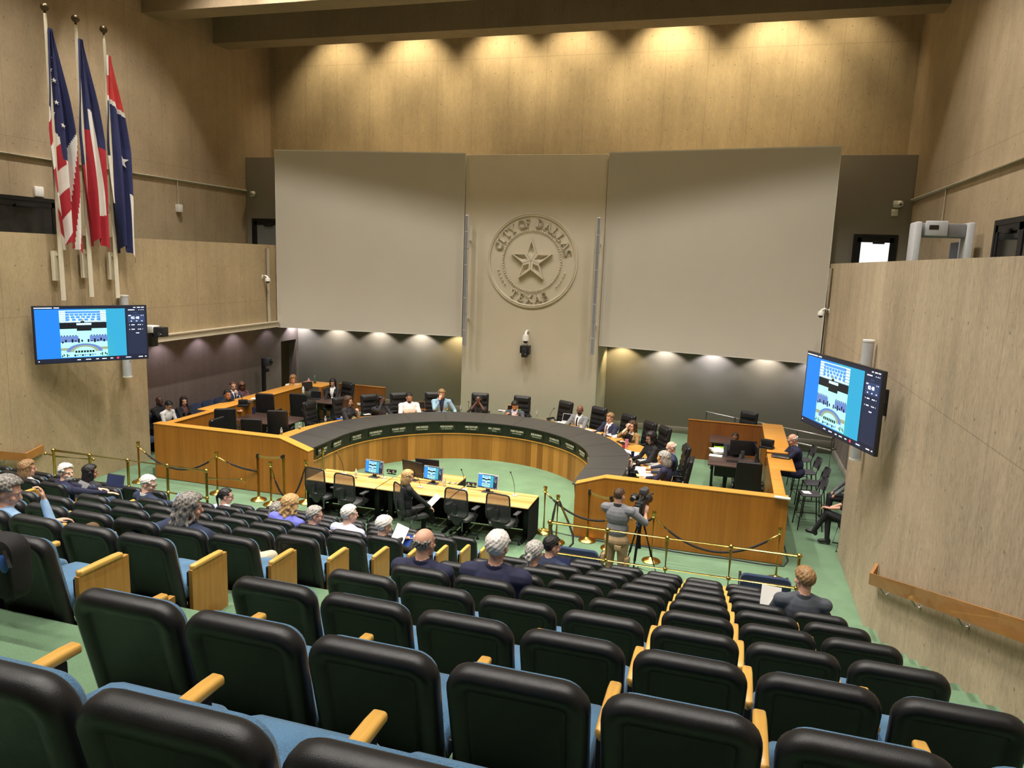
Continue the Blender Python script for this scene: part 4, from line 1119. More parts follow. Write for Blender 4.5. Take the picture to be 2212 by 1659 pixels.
# ---------------------------------------------------------------- slim column speakers
def column_speaker(label, p, h, w=.10, rz=0, tilt=0, rnd=False):
    t = thing('column_speaker', label, 'speaker', p, rz); t.rotation_euler = (0, tilt, rz)
    m = MB()
    if rnd:
        m.lathe([(.0, 0), (w * .6, 0), (w * .6, h), (0, h)], (0, 0, 0), 16); m.build('body', 'light_grey', t, 40)
        m = MB(); m.lathe([(0, h), (w * .64, h), (w * .64, h + .03), (0, h + .03)], (0, 0, 0), 16); m.build('cap', 'white_plastic', t)
        m = MB(); m.lathe([(0, -.03), (w * .64, -.03), (w * .64, 0), (0, 0)], (0, 0, 0), 16); m.build('cap', 'white_plastic', t)
    else:
        m = MB(); m.box(-w / 2, w / 2, -.06, .04, 0, h, .012); m.build('body', 'light_grey', t)
        m = MB(); m.box(-w / 2 + .012, w / 2 - .012, -.066, -.058, .03, h - .03); m.build('grille', 'mid_grey', t)
        for i in range(1, 8):
            m = MB(); m.box(-w / 2 - .003, w / 2 + .003, -.069, .02, h * i / 8 - .01, h * i / 8 + .01); m.build('joint_band', 'light_grey' if i % 2 else 'mid_grey', t)
    m = MB(); m.box(-.02, .02, .03, .34 if not rnd else .12, h * .2, h * .2 + .05); m.box(-.02, .02, .03, .34 if not rnd else .12, h * .8, h * .8 + .05); m.build('bracket', 'light_grey', t)
column_speaker('tall grey column speaker at left edge of centre wall', (-7.80, 21.38, 2.76), 3.95)
column_speaker('tall grey column speaker at right edge of centre wall', (-3.80, 21.38, 2.76), 3.95)
pa, pb = at_x(258, 640, -13.9), at_x(284, 812, -13.9)
column_speaker('grey tube speaker standing behind the left television', (-13.90, 14.36, 2.32), 1.92, .17, -PI / 2, 0, True)
column_speaker('grey tube speaker standing behind the right television', (2.24, 13.42, 2.30), 2.0, .15, PI / 2, 0, True)
# ---------------------------------------------------------------- flags
def star_pts(r, n=5): return [((r if i % 2 == 0 else r * .4) * math.sin(i * PI / n), (r if i % 2 == 0 else r * .4) * math.cos(i * PI / n)) for i in range(2 * n)]
def flag(kind, label, base, top):
    b, tp = V(base), V(top); L = (tp - b).length
    t = thing('flag_on_pole', label, 'flag', b)
    m = MB(); m.tube([(0, 0, 0), (0, 0, L * .55), (0, 0, L)], [.056, .05, .030], 14); m.build('pole', 'pole_white', t)
    m = MB(); m.sph((0, 0, L + .12), .082, n=16, m=10); m.cyl((0, 0, L), (0, 0, L + .05), .03, .02, 12); m.build('ball_finial', 'dark_bronze', t)
    m = MB(); m.box(-.10, .02, -.03, .03, .95, 1.0); m.box(-.16, -.10, -.10, .10, .42, 1.05); m.build('wall_bracket', 'pole_white', t)
    m = MB(); m.tube([(.03, -.02, L - .02), (.06, -.04, L - .5), (.05, -.03, L - .8)], .006, 6); m.build('halyard', 'pole_white', t)
    # hanging cloth: nu strands across the folds, hung from the hoist
    nu, nv = 44, 170; top_z = L - (.28 if kind != 'city' else .42); H = {'us': 4.55, 'texas': 4.45, 'city': 4.45}[kind]
    P = []; uvw = []
    for j in range(nv + 1):
        v = j / nv; row = []
        wd = .10 + .46 * min(1, v / .45) ** .9 - .12 * max(0, v - .72) / .28
        ctr = .04 + .20 * v
        for i in range(nu + 1):
            u = i / nu
            x = (u - .5) * wd + ctr
            y = -.09 + .085 * math.sin(u * PI * 4.4 + v * 2.2) * min(1, v * 3 + .15) + .03 * math.sin(u * 17 + v * 9)
            z = top_z - H * v * (1 - .05 * math.sin(u * PI)) - .22 * v * (u - .5) - .05 * math.sin(u * 13) * v
            row.append(V((y * .9 + x * .16 + .14, -x * .98 if False else x, z)))
        P.append(row)
    m = MB(); vs = [p for r in P for p in r] + [p + V((-.004, 0, 0)) for r in P for p in r]
    mats = ['flag_red', 'flag_white', 'flag_blue', 'flag_navy', 'flag_coral']
    def col(u, v):
        if kind == 'us':
            canton = v < .50 - .38 * max(0, .42 - u) + .10 * (u > .42) - .5 * max(0, u - .62)
            if canton: return 2
            s = v * 9.5 + u * 2.4 if u < .45 else v * 6.0 + u * 7.5
            return 0 if int(s) % 2 == 0 else 1
        if kind == 'texas':
            if u < .34: return 2 if v < .60 else (0 if u > .2 or v > .8 else 0)
            edge = .32 - .05 * (u > .6)
            if v < edge + .10 * (u - .34): return 2
            if u < .46: return 2 if v < .44 else 0
            if u > .82: return 2 if v < .5 else 0
            return 1 if v < .86 - .06 * (u - .5) else 0
        if kind == 'city':
            if u < .30 and v < .10: return 1
            if v < .20 + .06 * u: return 4
            if v < .225 + .06 * u: return 1
            if v > .50 and v < .74 and u < .16: return 1
            if v > .68 and u > .82: return 4 if u > .9 else 1
            return 3 if (v > .3 and u < .3) else 2
    n1 = nu + 1; fs = []
    for sft in (0, (nv + 1) * n1):
        for j in range(nv):
            for i in range(nu):
                m.mi = col((i + .5) / nu, (j + .5) / nv)
                a = sft + j * n1 + i
                fs.append(((a, a + 1, a + n1 + 1, a + n1), m.mi))
    m.v = [tuple(p) for p in vs]; m.f = [list(f) for f, _ in fs]; m.m = [c for _, c in fs]
    c = m.build('cloth', mats, t, 60)
    if kind != 'texas':
        m = MB(); spots = [(u, v) for v, us in ((.14, (.5,)), (.19, (.3, .62)), (.24, (.42,)), (.29, (.26, .7)), (.34, (.45, .62)), (.39, (.3, .72)), (.44, (.5,)), (.49, (.62,)), (.54, (.56,))) for u in us] if kind == 'us' else [(.78, .52)]
        for u, v in spots:
            i, j = int(u * nu), int(v * nv); p = P[j][i]; dx = (P[j][min(i + 2, nu)] - P[j][max(i - 2, 0)]).normalized()
            r = .055 if kind == 'us' else .17
            nrm = dx.cross(V((0, 0, 1))).normalized()
            if nrm.y > 0: nrm = -nrm
            q = [p + nrm * .03 + dx * a + V((0, 0, b_)) for a, b_ in star_pts(r)]
            cc = p + nrm * .034
            m.add(q + [cc], [(k, (k + 1) % 10, 10) for k in range(10)])
        m.build('star', 'flag_white', c, 0)
    return t
flag('us', 'American flag hanging from the leftmost of three wall poles', (-13.82, 12.62, 4.22), (-13.82, 12.62, 10.02))
flag('texas', 'red, white and blue single-star flag on the middle wall pole', (-13.82, 13.36, 4.27), (-13.82, 13.36, 10.02))
flag('city', 'blue and coral flag with white star on the rightmost wall pole', (-13.82, 14.10, 4.22), (-13.82, 14.10, 10.02))
# ---------------------------------------------------------------- cameras, boxes and conduits on the walls
def dome_cam(label, p, out, hang=True, s=1.0):
    t = thing('dome_camera', label, 'camera', p, math.atan2(out[1], out[0]))
    m = MB()
    if hang: m.tube([(0, 0, .06), (.10, 0, .10), (.18, 0, .06), (.19, 0, .02)], [.03, .028, .03, .04], 10); m.box(-.01, .01, -.04, .04, 0, .12)
    c = (.19, 0, 0) if hang else (.05, 0, 0)
    m.lathe([(0, .04), (.06 * s, .035), (.075 * s, 0), (.078 * s, -.07), (.07 * s, -.075), (0, -.075)], c, 16); m.build('housing', 'white_plastic', t, 40)
    m = MB(); m.sph((c[0], 0, -.075), .058 * s, n=14, m=8); m.build('dome', 'dark_glass', t, 60); return t
p = at_x(567, 602, XL); dome_cam('white dome camera on the left balcony front', p, (1, 0))
p = at_x(1791, 676, XR); dome_cam('white dome camera beside the right blank panel', p, (-1, 0))
def eye_cam(label, p, d, box=None):
    t = thing('small_camera', label, 'camera', p, d)
    m = MB(); m.box(-.15, .02, 0, .06, -.10, .08, .02); m.build('mount', 'white_plastic', t)
    m = MB(); m.sph((0, -.04, -.01), .085, n=14, m=8); m.build('ball', 'white_plastic', t, 60)
    m = MB(); m.sph((0, -.105, -.03), .03, n=10, m=6); m.build('lens', 'dark_glass', t, 60)
    if box: m = MB(); m.box(-.17, -.02, 0, .07, -.32, -.14, .012); m.build('junction_box', 'white_plastic', t)
eye_cam('small white ball camera above the left gallery door', at_y(548, 418, 22.0), 0)
eye_cam('small white ball camera above the right gallery door', at_y(1944, 440, 22.0), 0, True)
c = V((-5.87, 21.72, 3.15)); t = thing('wall_camera', 'white dome camera above a black robotic camera on centre wall', 'camera', c)
m = MB(); m.tube([(0, 0, .14), (0, -.12, .17), (0, -.22, .14), (0, -.24, .05)], [.035, .035, .035, .05], 10); m.lathe([(0, .06), (.09, .05), (.10, -.02), (.10, -.12), (0, -.12)], (0, -.24, 0), 18); m.build('housing', 'white_plastic', t, 40)
m = MB(); m.sph((0, -.24, -.13), .075, n=14, m=8); m.build('dome', 'dark_glass', t, 60)
m = MB(); m.cyl((.04, -.2, -.12), (.04, -.2, -.3), .012, n=8); m.box(-.16, .14, -.30, -.06, -.34, -.27, .02); m.box(.08, .14, -.30, -.12, -.54, -.30, .012); m.box(-.16, -.11, -.30, -.12, -.5, -.30, .012); m.build('robotic_mount', 'black_plastic', t)
m = MB(); m.box(-.10, .08, -.34, -.14, -.62, -.36, .02); m.cyl((-.01, -.34, -.52), (-.01, -.40, -.54), .06, n=14); m.build('robotic_camera', 'black_plastic', t)
# broadcast camera on the left television's outer corner
p = at_y(330, 720, 13.95); t = thing('broadcast_camera', 'camera cluster on an arm right of the left television', 'camera', p)
m = MB(); m.box(-.16, .10, -.12, .12, .02, .18, .02); m.build('body', 'white_plastic', t)
m = MB(); m.box(.10, .36, -.10, .10, -.06, .16, .02); m.cyl((.28, -.10, 0), (.28, -.2, -.02), .06, n=14); m.build('camera_head', 'black_plastic', t)
m = MB(); m.box(-.14, .06, -.10, .10, -.30, .0, .02); m.build('speaker_box', 'black_plastic', t)
m = MB(); m.tube([(-.1, .1, .1), (-.5, .4, .1), (XL - p.x, .5, .1)], .025, 8); m.build('arm', 'light_grey', t)
def conduit(label, pts, r=.03, box=None, name='wall_conduit'):
    b = V(pts[0]); t = thing(name, label, 'conduit', b)
    m = MB(); m.tube([V(p) - b for p in pts], r, 8); m.build('pipe', 'pvc', t)
    if box:
        br, bd, bs = box
        m = MB(); m.tube([V(p) - b for p in br], .018, 8); m.build('branch', 'pvc', t)
        q = V(bd) - b; m = MB(); m.box(q.x - bs / 2, q.x + bs / 2, q.y - bs / 2, q.y + bs / 2, q.z - bs * .9, q.z + bs * .5, .01); m.build('outlet_box', 'white_plastic', t)
zc = 7.40; by = at_x(383, 395, UL + .03).y
conduit('pale pipe crossing the upper left concrete wall', [(UL + .03, 8, zc), (UL + .03, 22.05, zc)], .045, ([(UL + .03, by, zc), (UL + .03, by, zc - .72)], (UL + .05, by, zc - .78), .16))
by = at_x(2045, 400, UR - .03).y
conduit('pale pipe crossing the upper right concrete wall', [(UR - .03, 8, 7.34), (UR - .03, 22.2, 7.34)], .045, ([(UR - .03, by, 7.34), (UR - .03, by, 6.58)], (UR - .05, by, 6.55), .13))
y0 = 20.3
conduit('pale pipe down the end of left balcony front', [(XL + .04, y0, 3.2), (XL + .04, y0, 5.5)], .06)
conduit('pale pipe down the end of right balcony front', [(XR - .04, 20.2, 2.4), (XR - .04, 20.2, 5.5)], .06)
for (px, py), lab in (((82, 414), 'white square box above the left gallery doors'), ((222, 427), 'white square box behind the flags')):
    p = at_x(px, py, UL); t = thing('access_point', lab, 'wall box', p); m = MB(); m.box(0, .06, -.12, .12, -.12, .12, .02); m.build('housing', 'white_plastic', t); m = MB(); m.tube([(.02, .1, -.1), (.02, .2, -.2), (.02, .2, -.32), (.02, .05, -.36)], .006, 6); m.build('wire', 'black_plastic', t)
# ---------------------------------------------------------------- gallery doors and walk-through detector
def door(n, p, w, h, axis, mats=('black_metal', 'dark_glass'), leaves=1, bar=True):
    t = bpy.data.objects.new('door_%d' % n, None); COL.objects.link(t); t.location = p; t['kind'] = 'structure'
    t.rotation_euler = (0, 0, axis)
    f = .09
    m = MB(); m.box(0, w, -.05, .02, h - f, h); m.box(0, f, -.05, .02, 0, h - f); m.box(w - f, w, -.05, .02, 0, h - f); m.build('door_frame', mats[0], t)
    for i in range(leaves):
        a = f + (w - 2 * f) * i / leaves; b = f + (w - 2 * f) * (i + 1) / leaves
        m = MB(); m.box(a, a + .10, -.04, 0, 0, h - f); m.box(b - .10, b, -.04, 0, 0, h - f); m.box(a, b, -.04, 0, h - f - .12, h - f); m.box(a, b, -.04, 0, 0, .25); lf = m.build('door_leaf', mats[0], t)
        m = MB(); m.box(a + .1, b - .1, -.025, -.012, .25, h - f - .12); m.build('pane', mats[1], lf)
        if bar: m = MB(); m.box(a + w / leaves * .35, a + w / leaves * .62, -.09, -.04, h - f - .16, h - f - .08, .01); m.build('door_closer', mats[0], lf)
    return t
door(1, (-15.80, 22.08, 4.35), 1.15, 2.15, 0, ('black_metal', 'mid_grey'))
door(2, (3.02, 22.08, 4.35), 1.08, 2.09, 0, ('black_metal', 'window_glow'))
door(3, (UL + .03, 11.0, 4.35), 3.62, 2.13, PI / 2, leaves=2); door(4, (UR - .03, 15.0, 4.35), 2.6, 2.05, -PI / 2, leaves=2)
t = thing('walk_through_detector', 'grey walk-through metal detector on the right gallery', 'metal detector', (3.70, 16.0, 4.35))
for s_ in (-1, 1):
    m = MB(); m.box(s_ * .44 - .06, s_ * .44 + .06, -.26, .26, 0, 2.06, .03); m.build('side_post', 'light_grey', t)
m = MB(); m.box(-.38, .38, -.16, .16, 1.78, 2.04, .03); m.build('header', 'mid_grey', t)
m = MB(); m.box(-.32, .06, -.22, -.15, 1.80, 2.08, .02); h_ = m.build('control_unit', 'light_grey', t)
m = MB(); m.box(-.26, -.10, -.225, -.215, 1.92, 2.0); m.build('display', 'dark_glass', h_)
t = thing('leaning_board', 'dark flat panel behind the metal detector', 'board', (4.27, 16.9, 4.35)); m = MB(); m.box(0, .05, 0, .7, 0, 1.75); m.build('board', 'black_plastic', t)
# ---------------------------------------------------------------- right enclosure
PL = .2
t = thing('wood_divider', 'wooden half wall with counter on the right side of the chamber', 'divider', (1.15, 14.2, 0))
m = MB(); m.box(1.07, 1.23, 14.2, 20.6, 0, 1.27); put(m, 'panel', 'wing_wood', t, 0)
m = MB(); m.box(1.05, 1.26, 14.2, 16.0, 1.27, 1.295, .004); put(m, 'cap', 'wing_top', t)
m = MB(); m.box(1.05, 1.58, 16.0, 17.35, 1.265, 1.30, .02); put(m, 'counter', 'wing_top', t)
m = MB(); m.box(1.05, 1.58, 17.38, 20.6, 1.30, 1.34, .02); put(m, 'counter', 'wing_top', t)
m = MB(); m.box(1.23, 1.27, 16.2, 20.5, .95, 1.26); put(m, 'apron', 'back_panel_wood', t)
t = thing('wood_screen', 'low wooden screen panel at the back of the right enclosure', 'screen panel', (.1, 20.5, PL))
m = MB(); m.box(-.86, 1.05, 20.44, 20.52, PL, 1.27); put(m, 'panel', 'back_panel_wood', t, 0); m = MB(); m.box(-.87, 1.05, 20.43, 20.53, 1.27, 1.29, .004); put(m, 'cap', 'wing_wood', t)
def walnut_table(label, x0, x1, y0, y1, grp='dark walnut desks'):
    t = thing('walnut_desk', label, 'desk', ((x0 + x1) / 2, (y0 + y1) / 2, PL), 0, grp)
    m = MB(); m.box(x0, x1, y0, y1, PL + .72, PL + .75, .006); put(m, 'desktop', 'walnut', t)
    for x in (x0 + .1, x1 - .1):
        m = MB(); m.box(x - .03, x + .03, (y0 + y1) / 2 - .03, (y0 + y1) / 2 + .03, PL + .03, PL + .72); m.box(x - .03, x + .03, y0 + .08, y1 - .08, PL, PL + .04, .01); put(m, 'leg', 'black_metal', t)
    m = MB(); m.box(x0 + .15, x1 - .15, (y0 + y1) / 2 - .01, (y0 + y1) / 2 + .01, PL + .35, PL + .70); put(m, 'modesty_panel', 'black_plastic', t)
walnut_table('walnut desk with the monitor inside the right enclosure', -.22, .98, 17.15, 18.15)
walnut_table('empty walnut desk further back in the right enclosure', -.26, .42, 19.45, 20.35)
def desk_z(px, py): return at_z(px, py, PL + .75)
p = desk_z(1603, 990); desk_monitor('black monitor seen from behind on the right walnut desk', p, PI + .1, .58, False, 'black_plastic', None, h=.34, tilt=-4)
p = V((.86, 17.75, PL + .75)); desk_monitor('black monitor edge-on against the right wooden divider', p, PI / 2 + .1, .5, False, 'black_plastic', None, h=.32)
def sheet(label, p, w, d, rz, mat='paper', n=1, grp=None):
    m = MB(); h = .004 * n; m.box(-w / 2, w / 2, -d / 2, d / 2, 0, h)
    if n > 2:
        m.T = MX.Translation((.01, .02, h)) @ MX.Rotation(.25, 4, 'Z'); m.box(-w / 2, w / 2, -d / 2, d / 2, 0, .006); m.T = None
    o = m.build('paper_stack' if n > 2 else 'paper_sheet', mat, None, 0, loc=p); o.rotation_euler = (0, 0, rz); tag(o, label, 'paper', grp); return o
sheet('untidy pile of white papers on the right walnut desk', desk_z(1551, 976), .30, .42, .3, n=12); sheet('single white sheet at the edge of the right walnut desk', desk_z(1546, 984), .30, .22, -.1)
sheet('bright yellow-green folder under papers on walnut desk', desk_z(1555, 968), .25, .30, .2, 'green_tag', 2)
m = MB(); m.box(-.22, .22, -.07, .07, 0, .02, .006); p = desk_z(1590, 998); o = m.build('keyboard', 'black_plastic', None, 30, loc=p); tag(o, 'black keyboard in front of the right desk monitor', 'keyboard')
t = thing('desk_phone', 'black desk telephone console on the right wooden counter', 'telephone', at_z(1656, 968, 1.34), -.4)
m = MB(); m.box(-.16, .16, -.10, .10, 0, .05, .02); m.build('base', 'black_plastic', t); m = MB(); m.box(-.14, .14, -.02, .10, .05, .20, .02); m.build('screen_hood', 'black_plastic', t)
t = thing('laptop_bag', 'flat black padded case on the right wooden counter', 'case', at_z(1687, 988, 1.30), -.15)
m = MB(); m.box(-.20, .20, -.13, .13, 0, .06, .025, 3); m.build('case', 'leather', t); m = MB(); m.tube([(-.18, -.13, .03), (0, -.14, .035), (.18, -.13, .03)], .006, 6); m.build('zipper', 'light_grey', t)
m = MB(); m.box(-.14, .14, -.05, .05, 0, .03, .008); p = at_z(1690, 1077, 1.30); o = m.build('white_box', 'white_plastic', None, 30, loc=p); o.rotation_euler = (0, 0, -.12); tag(o, 'flat white box on the corner of the right desk wing', 'box')
for px, py, turn, lab in ((1618, 1010, PI, 'black leather chair with its back to us at the right walnut desk'), (1606, 905, .5, 'black leather chair beside the far walnut desk on the right')):
    p = at_z(px, py, 1.3); put_exec(lab, (p.x, p.y + (.15 if turn == PI else .0), PL), 0 if turn == PI else PI - .5)
def stool(label, p, rz, proto=[]):
    if proto: return dup(proto[0], p, rz, label, 'black bar stools')
    t = thing('bar_stool', label, 'stool', p, rz, 'black bar stools')
    m = MB(); rings = []
    for y, z, w in ((-.19, .765, .40), (-.1, .75, .42), (.12, .75, .42), (.20, .74, .38)): rings.append([V((x, y, z + zz)) for x, zz in rrect(w, .03, .012, 3)])
    m.loft(rings); m.build('seat', 'dark_grey', t, 50)
    m = MB(); rings = []
    for z, w, y in ((.84, .34, -.20), (.90, .42, -.22), (1.02, .42, -.25), (1.09, .36, -.27), (1.11, .26, -.275)):
        rings.append([V((w * (j / 8 - .5), y - .05 * (1 - ((j / 4) - 1) ** 2) - dy, z)) for j in range(9) for dy in (0,)] + [V((w * (j / 8 - .5), y - .05 * (1 - ((j / 4) - 1) ** 2) - .018, z)) for j in range(8, -1, -1)])
    m.loft(rings); m.build('backrest', 'dark_grey', t, 50)
    for sx in (-1, 1):
        m = MB(); m.tube([(sx * .19, .17, .74), (sx * .23, .24, 0)], .012, 8); m.build('leg', 'black_metal', t)
        m = MB(); m.tube([(sx * .19, -.23, .98), (sx * .19, -.18, .74), (sx * .23, -.26, 0)], .012, 8); m.build('leg', 'black_metal', t)
    m = MB(); m.tube([(-.22, .22, .25), (.22, .22, .25), (.22, -.24, .25), (-.22, -.24, .25)], .009, 6, closed=True); m.build('foot_ring', 'black_metal', t)
    index_kids(t); proto.append(t); return t
for (x, y), lab in (((1.93, 16.35), 'black bar stool nearest the right desk wing'), ((2.08, 17.25), 'black bar stool just in front of the bald man at the counter'), ((2.0, 18.15), 'black bar stool under the bald man at the counter'), ((2.0, 19.35), 'black bar stool beyond the bald man at the counter')):
    stool(lab, (x, y, 0), PI / 2 + .15)
p = V((1.86, 16.35, .77)); sheet('white sheet lying on the nearest bar stool', p, .16, .2, .2)
t = thing('ramp_railing', 'bronze metal ramp railing along the back wall on the right', 'railing', (-.4, 22.6, PL))
A = [V((-.45, 22.65, 1.12)), V((1.3, 21.65, 1.1)), V((2.85, 20.75, 1.08)), V((3.0, 20.95, 1.08))]
def rail_line(zs, nm):
    m = MB(); m.tube([V((p.x + .4, p.y - 22.6, p.z - PL + zs)) for p in A], .024, 8); m.build(nm, 'steel_brushed', t)
rail_line(0, 'top_rail'); rail_line(-.34, 'lower_rail')
for f in (0, .25, .5, .75, 1.0):
    p = A[0].lerp(A[2], f); m = MB(); m.cyl((p.x + .4, p.y - 22.6, 0 if p.x < 1.3 else -PL), (p.x + .4, p.y - 22.6, p.z - PL), .020, n=8); m.build('post', 'steel_brushed', t)
# ---------------------------------------------------------------- left enclosure
t = thing('wood_divider', 'wooden half wall with counter on the left staff side', 'divider', (-12.85, 14.2, 0))
m = MB(); m.box(-12.93, -12.77, 14.2, 20.4, 0, 1.22); put(m, 'panel', 'wing_wood', t, 0)
m = MB(); m.box(-12.96, -12.75, 14.2, 16.0, 1.22, 1.245, .004); put(m, 'cap', 'wing_top', t)
m = MB(); m.box(-13.28, -12.75, 16.0, 20.4, 1.22, 1.26, .02); put(m, 'counter', 'wing_top', t)
m = MB(); m.box(-13.2, -12.2, 20.4, 21.2, 1.22, 1.26, .02); put(m, 'counter', 'wing_top', t)
m = MB(); m.box(-12.3, -12.2, 20.4, 21.2, PL, 1.22); put(m, 'panel', 'wing_wood', t, 0)
t = thing('wood_screen', 'low wooden screen panel at the back left, before the back wall', 'screen panel', (-11.5, 22.0, PL))
m = MB(); m.box(-12.5, -10.8, 22.0, 22.08, PL, 1.08); put(m, 'panel', 'back_panel_wood', t, 0); m = MB(); m.box(-12.5, -10.79, 21.99, 22.09, 1.08, 1.10, .004); put(m, 'cap', 'wing_wood', t)
m = MB(); m.box(-.06, .06, -.01, .01, -.04, .04, .004); p = at_y(775, 873, 21.99); o = m.build('wall_outlet', 'white_plastic', None, 30, loc=p); tag(o, 'white outlet plate low on the back left wooden screen', 'outlet')
walnut_table('walnut desk among empty chairs inside the left enclosure', -12.6, -10.9, 16.4, 17.5)
walnut_table('walnut desk at the back left with open laptops', -12.3, -11.3, 19.5, 20.9)
t = thing('recycling_bin', 'blue recycling bin on the floor by the back left screen', 'bin', at_z(790, 886, PL))
m = MB(); m.lathe([(.0, 0), (.15, 0), (.19, .42), (.2, .44), (.18, .44), (.14, .02), (0, .02)], (0, 0, 0), 18); m.build('bin', 'recycle_blue', t, 40)
m = MB(); m.tube([(.05 * math.cos(a), -.18, .24 + .05 * math.sin(a)) for a in [i * PI / 6 for i in range(12)]], .01, 5, closed=True); m.build('emblem', 'white_plastic', t)
# navy theatre seats along the left recess wall
def navy_seat(label, p, rz, proto=[]):
    if proto: return dup(proto[0], p, rz, label, 'navy seats along the left recess wall')
    t = thing('navy_theatre_seat', label, 'seat', p, rz, 'navy seats along the left recess wall')
    T = MX.Translation((0, -.16, .36)) @ MX.Rotation(R_(10), 4, 'X')
    m = MB(); pillow(m, .49, .62, .10, [(.06, -.04), (.01, -.03), (0, 0), (.01, .03), (.05, .045)], .30, T); m.build('backrest', 'seat_navy', t, 50)
    m = MB(); m.box(-.22, .22, -.12, .34, .36, .46, .04, 3); m.build('seat_cushion', 'seat_navy', t, 50)
    for s_ in (-1, 1):
        m = MB(); m.box(s_ * .262 - .025, s_ * .262 + .025, -.14, .28, .60, .635, .012); m.build('armrest', 'black_plastic', t)
        m = MB(); m.box(s_ * .262 - .016, s_ * .262 + .016, -.1, .2, 0, .60, .006); m.build('leg', 'black_metal', t)
    index_kids(t); proto.append(t); return t
NS = []
for i in range(9):
    y = 15.55 + .545 * i
    navy_seat('navy theatre seat by the left recess wall, %s from the concrete corner' % ORD[i + 1], (-14.55, y, 0), -PI / 2); NS.append((-14.55, y))
t = thing('camera_pole', 'tall black pole with robotic camera by the left recess wall', 'camera', (-14.55, 20.75, 0))
m = MB(); m.box(-.05, .05, -.05, .05, 0, 1.95); m.lathe([(.28, 0), (.28, .02), (.05, .05)], (0, 0, 0), 16); m.build('pole', 'black_plastic', t)
m = MB(); m.box(.04, .26, -.10, .10, 1.72, 1.98, .03); m.build('camera_head', 'dark_grey', t); m = MB(); m.cyl((.26, 0, 1.85), (.32, 0, 1.84), .05, n=12); m.build('lens', 'dark_glass', t)
m = MB(); m.box(.04, .18, -.07, .07, 1.52, 1.62, .02); m.build('monitor_box', 'black_plastic', t)
# empty leather chairs, left side and round the horseshoe
for (px, py), lab, rz in (((470, 884), 'black leather chair with chrome-edged arms by the left walnut desk', .6), ((566, 852), 'tall black leather chair at the left wooden counter', .25), ((590, 888), 'black leather chair in the middle of the left enclosure', .35), ((535, 906), 'black leather chair low behind the left desk wing', .3), ((425, 908), 'black leather chair edge-on by the left counter end', 1.6), ((640, 852), 'dark chair draped in black at the back left desk', .2)):
    p = at_z(px, py, 1.42 if py < 900 else 1.30); put_exec(lab, (p.x + .05, p.y + .25, PL if py < 900 else .08), rz)
for (px, py), lab, tr in (((676, 867), 'empty black leather chair at the left end of the horseshoe', .25), ((737, 858), 'black leather chair behind the woman in a dark tee', 0), ((806, 856), 'black leather chair beside the woman resting chin on hands', 0), ((868, 853), 'black leather chair behind the man in white shirt', 0), ((940, 853), 'black leather chair behind the man in light blue blazer', 0),
                        ((1036, 852), 'black leather chair framing the woman with clasped hands', 0), ((1124, 858), 'black leather chair behind the man bent over his laptop', 0), ((1212, 868), 'empty black leather chair in front of the centre wall', -.25), ((1272, 884), 'black leather chair behind the man in grey suit', 0),
                        ((1332, 898), 'black leather chair behind the man in navy suit', 0), ((1388, 912), 'black leather chair behind the woman in tan jacket', 0), ((1436, 922), 'black leather chair behind the woman with glasses and long dark hair', 0), ((1480, 962), 'black leather chair behind the balding man at the right', 0), ((1491, 990), 'black leather chair behind the grey-haired woman in navy', 0)):
    dais_chair(px, py, lab, None, tr)
t = thing('executive_chair', 'black leather chair beside the woman in black blazer', 'chair', (0, 0, 0)); bpy.data.objects.remove(t)
p = at_z(735, 826, 1.5); put_exec('black leather chair behind the woman in black blazer', (p.x, p.y, PL), PI * .9)
# ---------------------------------------------------------------- papers, laptops, cups on the worktop
def wt(px, py): return at_z(px, py, .962)
def laptop(label, p, rz, lid=105, mat='dark_grey', lit=False, w=.33):
    t = thing('laptop', label, 'laptop', p, rz)
    m = MB(); m.box(-w / 2, w / 2, -.11, .11, 0, .016, .004); m.build('base', mat, t)
    m = MB(); m.box(-w / 2, w / 2, -.005, .005, 0, .22, .003); l = m.build('lid', mat, t); l.location = (0, .11, .014); l.rotation_euler = (R_(-(lid - 90)), 0, 0)
    m = MB(); m.box(-w / 2 + .012, w / 2 - .012, -.0065, -.004, .014, .208); m.build('display', 'laptop_glow' if lit else 'dark_glass', l)
    return t
def face(p, off=0): return out_dir(p.x, p.y) + PI / 2 + off       # screen towards the sitter
for (px, py), off, mt, lab in (((908, 886), 0, 'back_panel_wood', 'brown laptop lid before the man in white shirt'), ((955, 884), 0, 'worktop_wood', 'tan laptop lid before the man in light blue blazer'), ((1104, 894), 0, 'worktop_wood', 'laptop with patterned lid before the man in grey'), ((1223, 913), .2, 'light_grey', 'silver laptop before the man in grey suit'), ((1346, 957), 0, 'black_plastic', 'black laptop before the woman in tan jacket'), ((845, 889), 0, 'black_plastic', 'black laptop before the woman resting her chin')):
    p = wt(px, py); laptop(lab, p, out_dir(p.x, p.y) - PI / 2 + off, 108, mt)
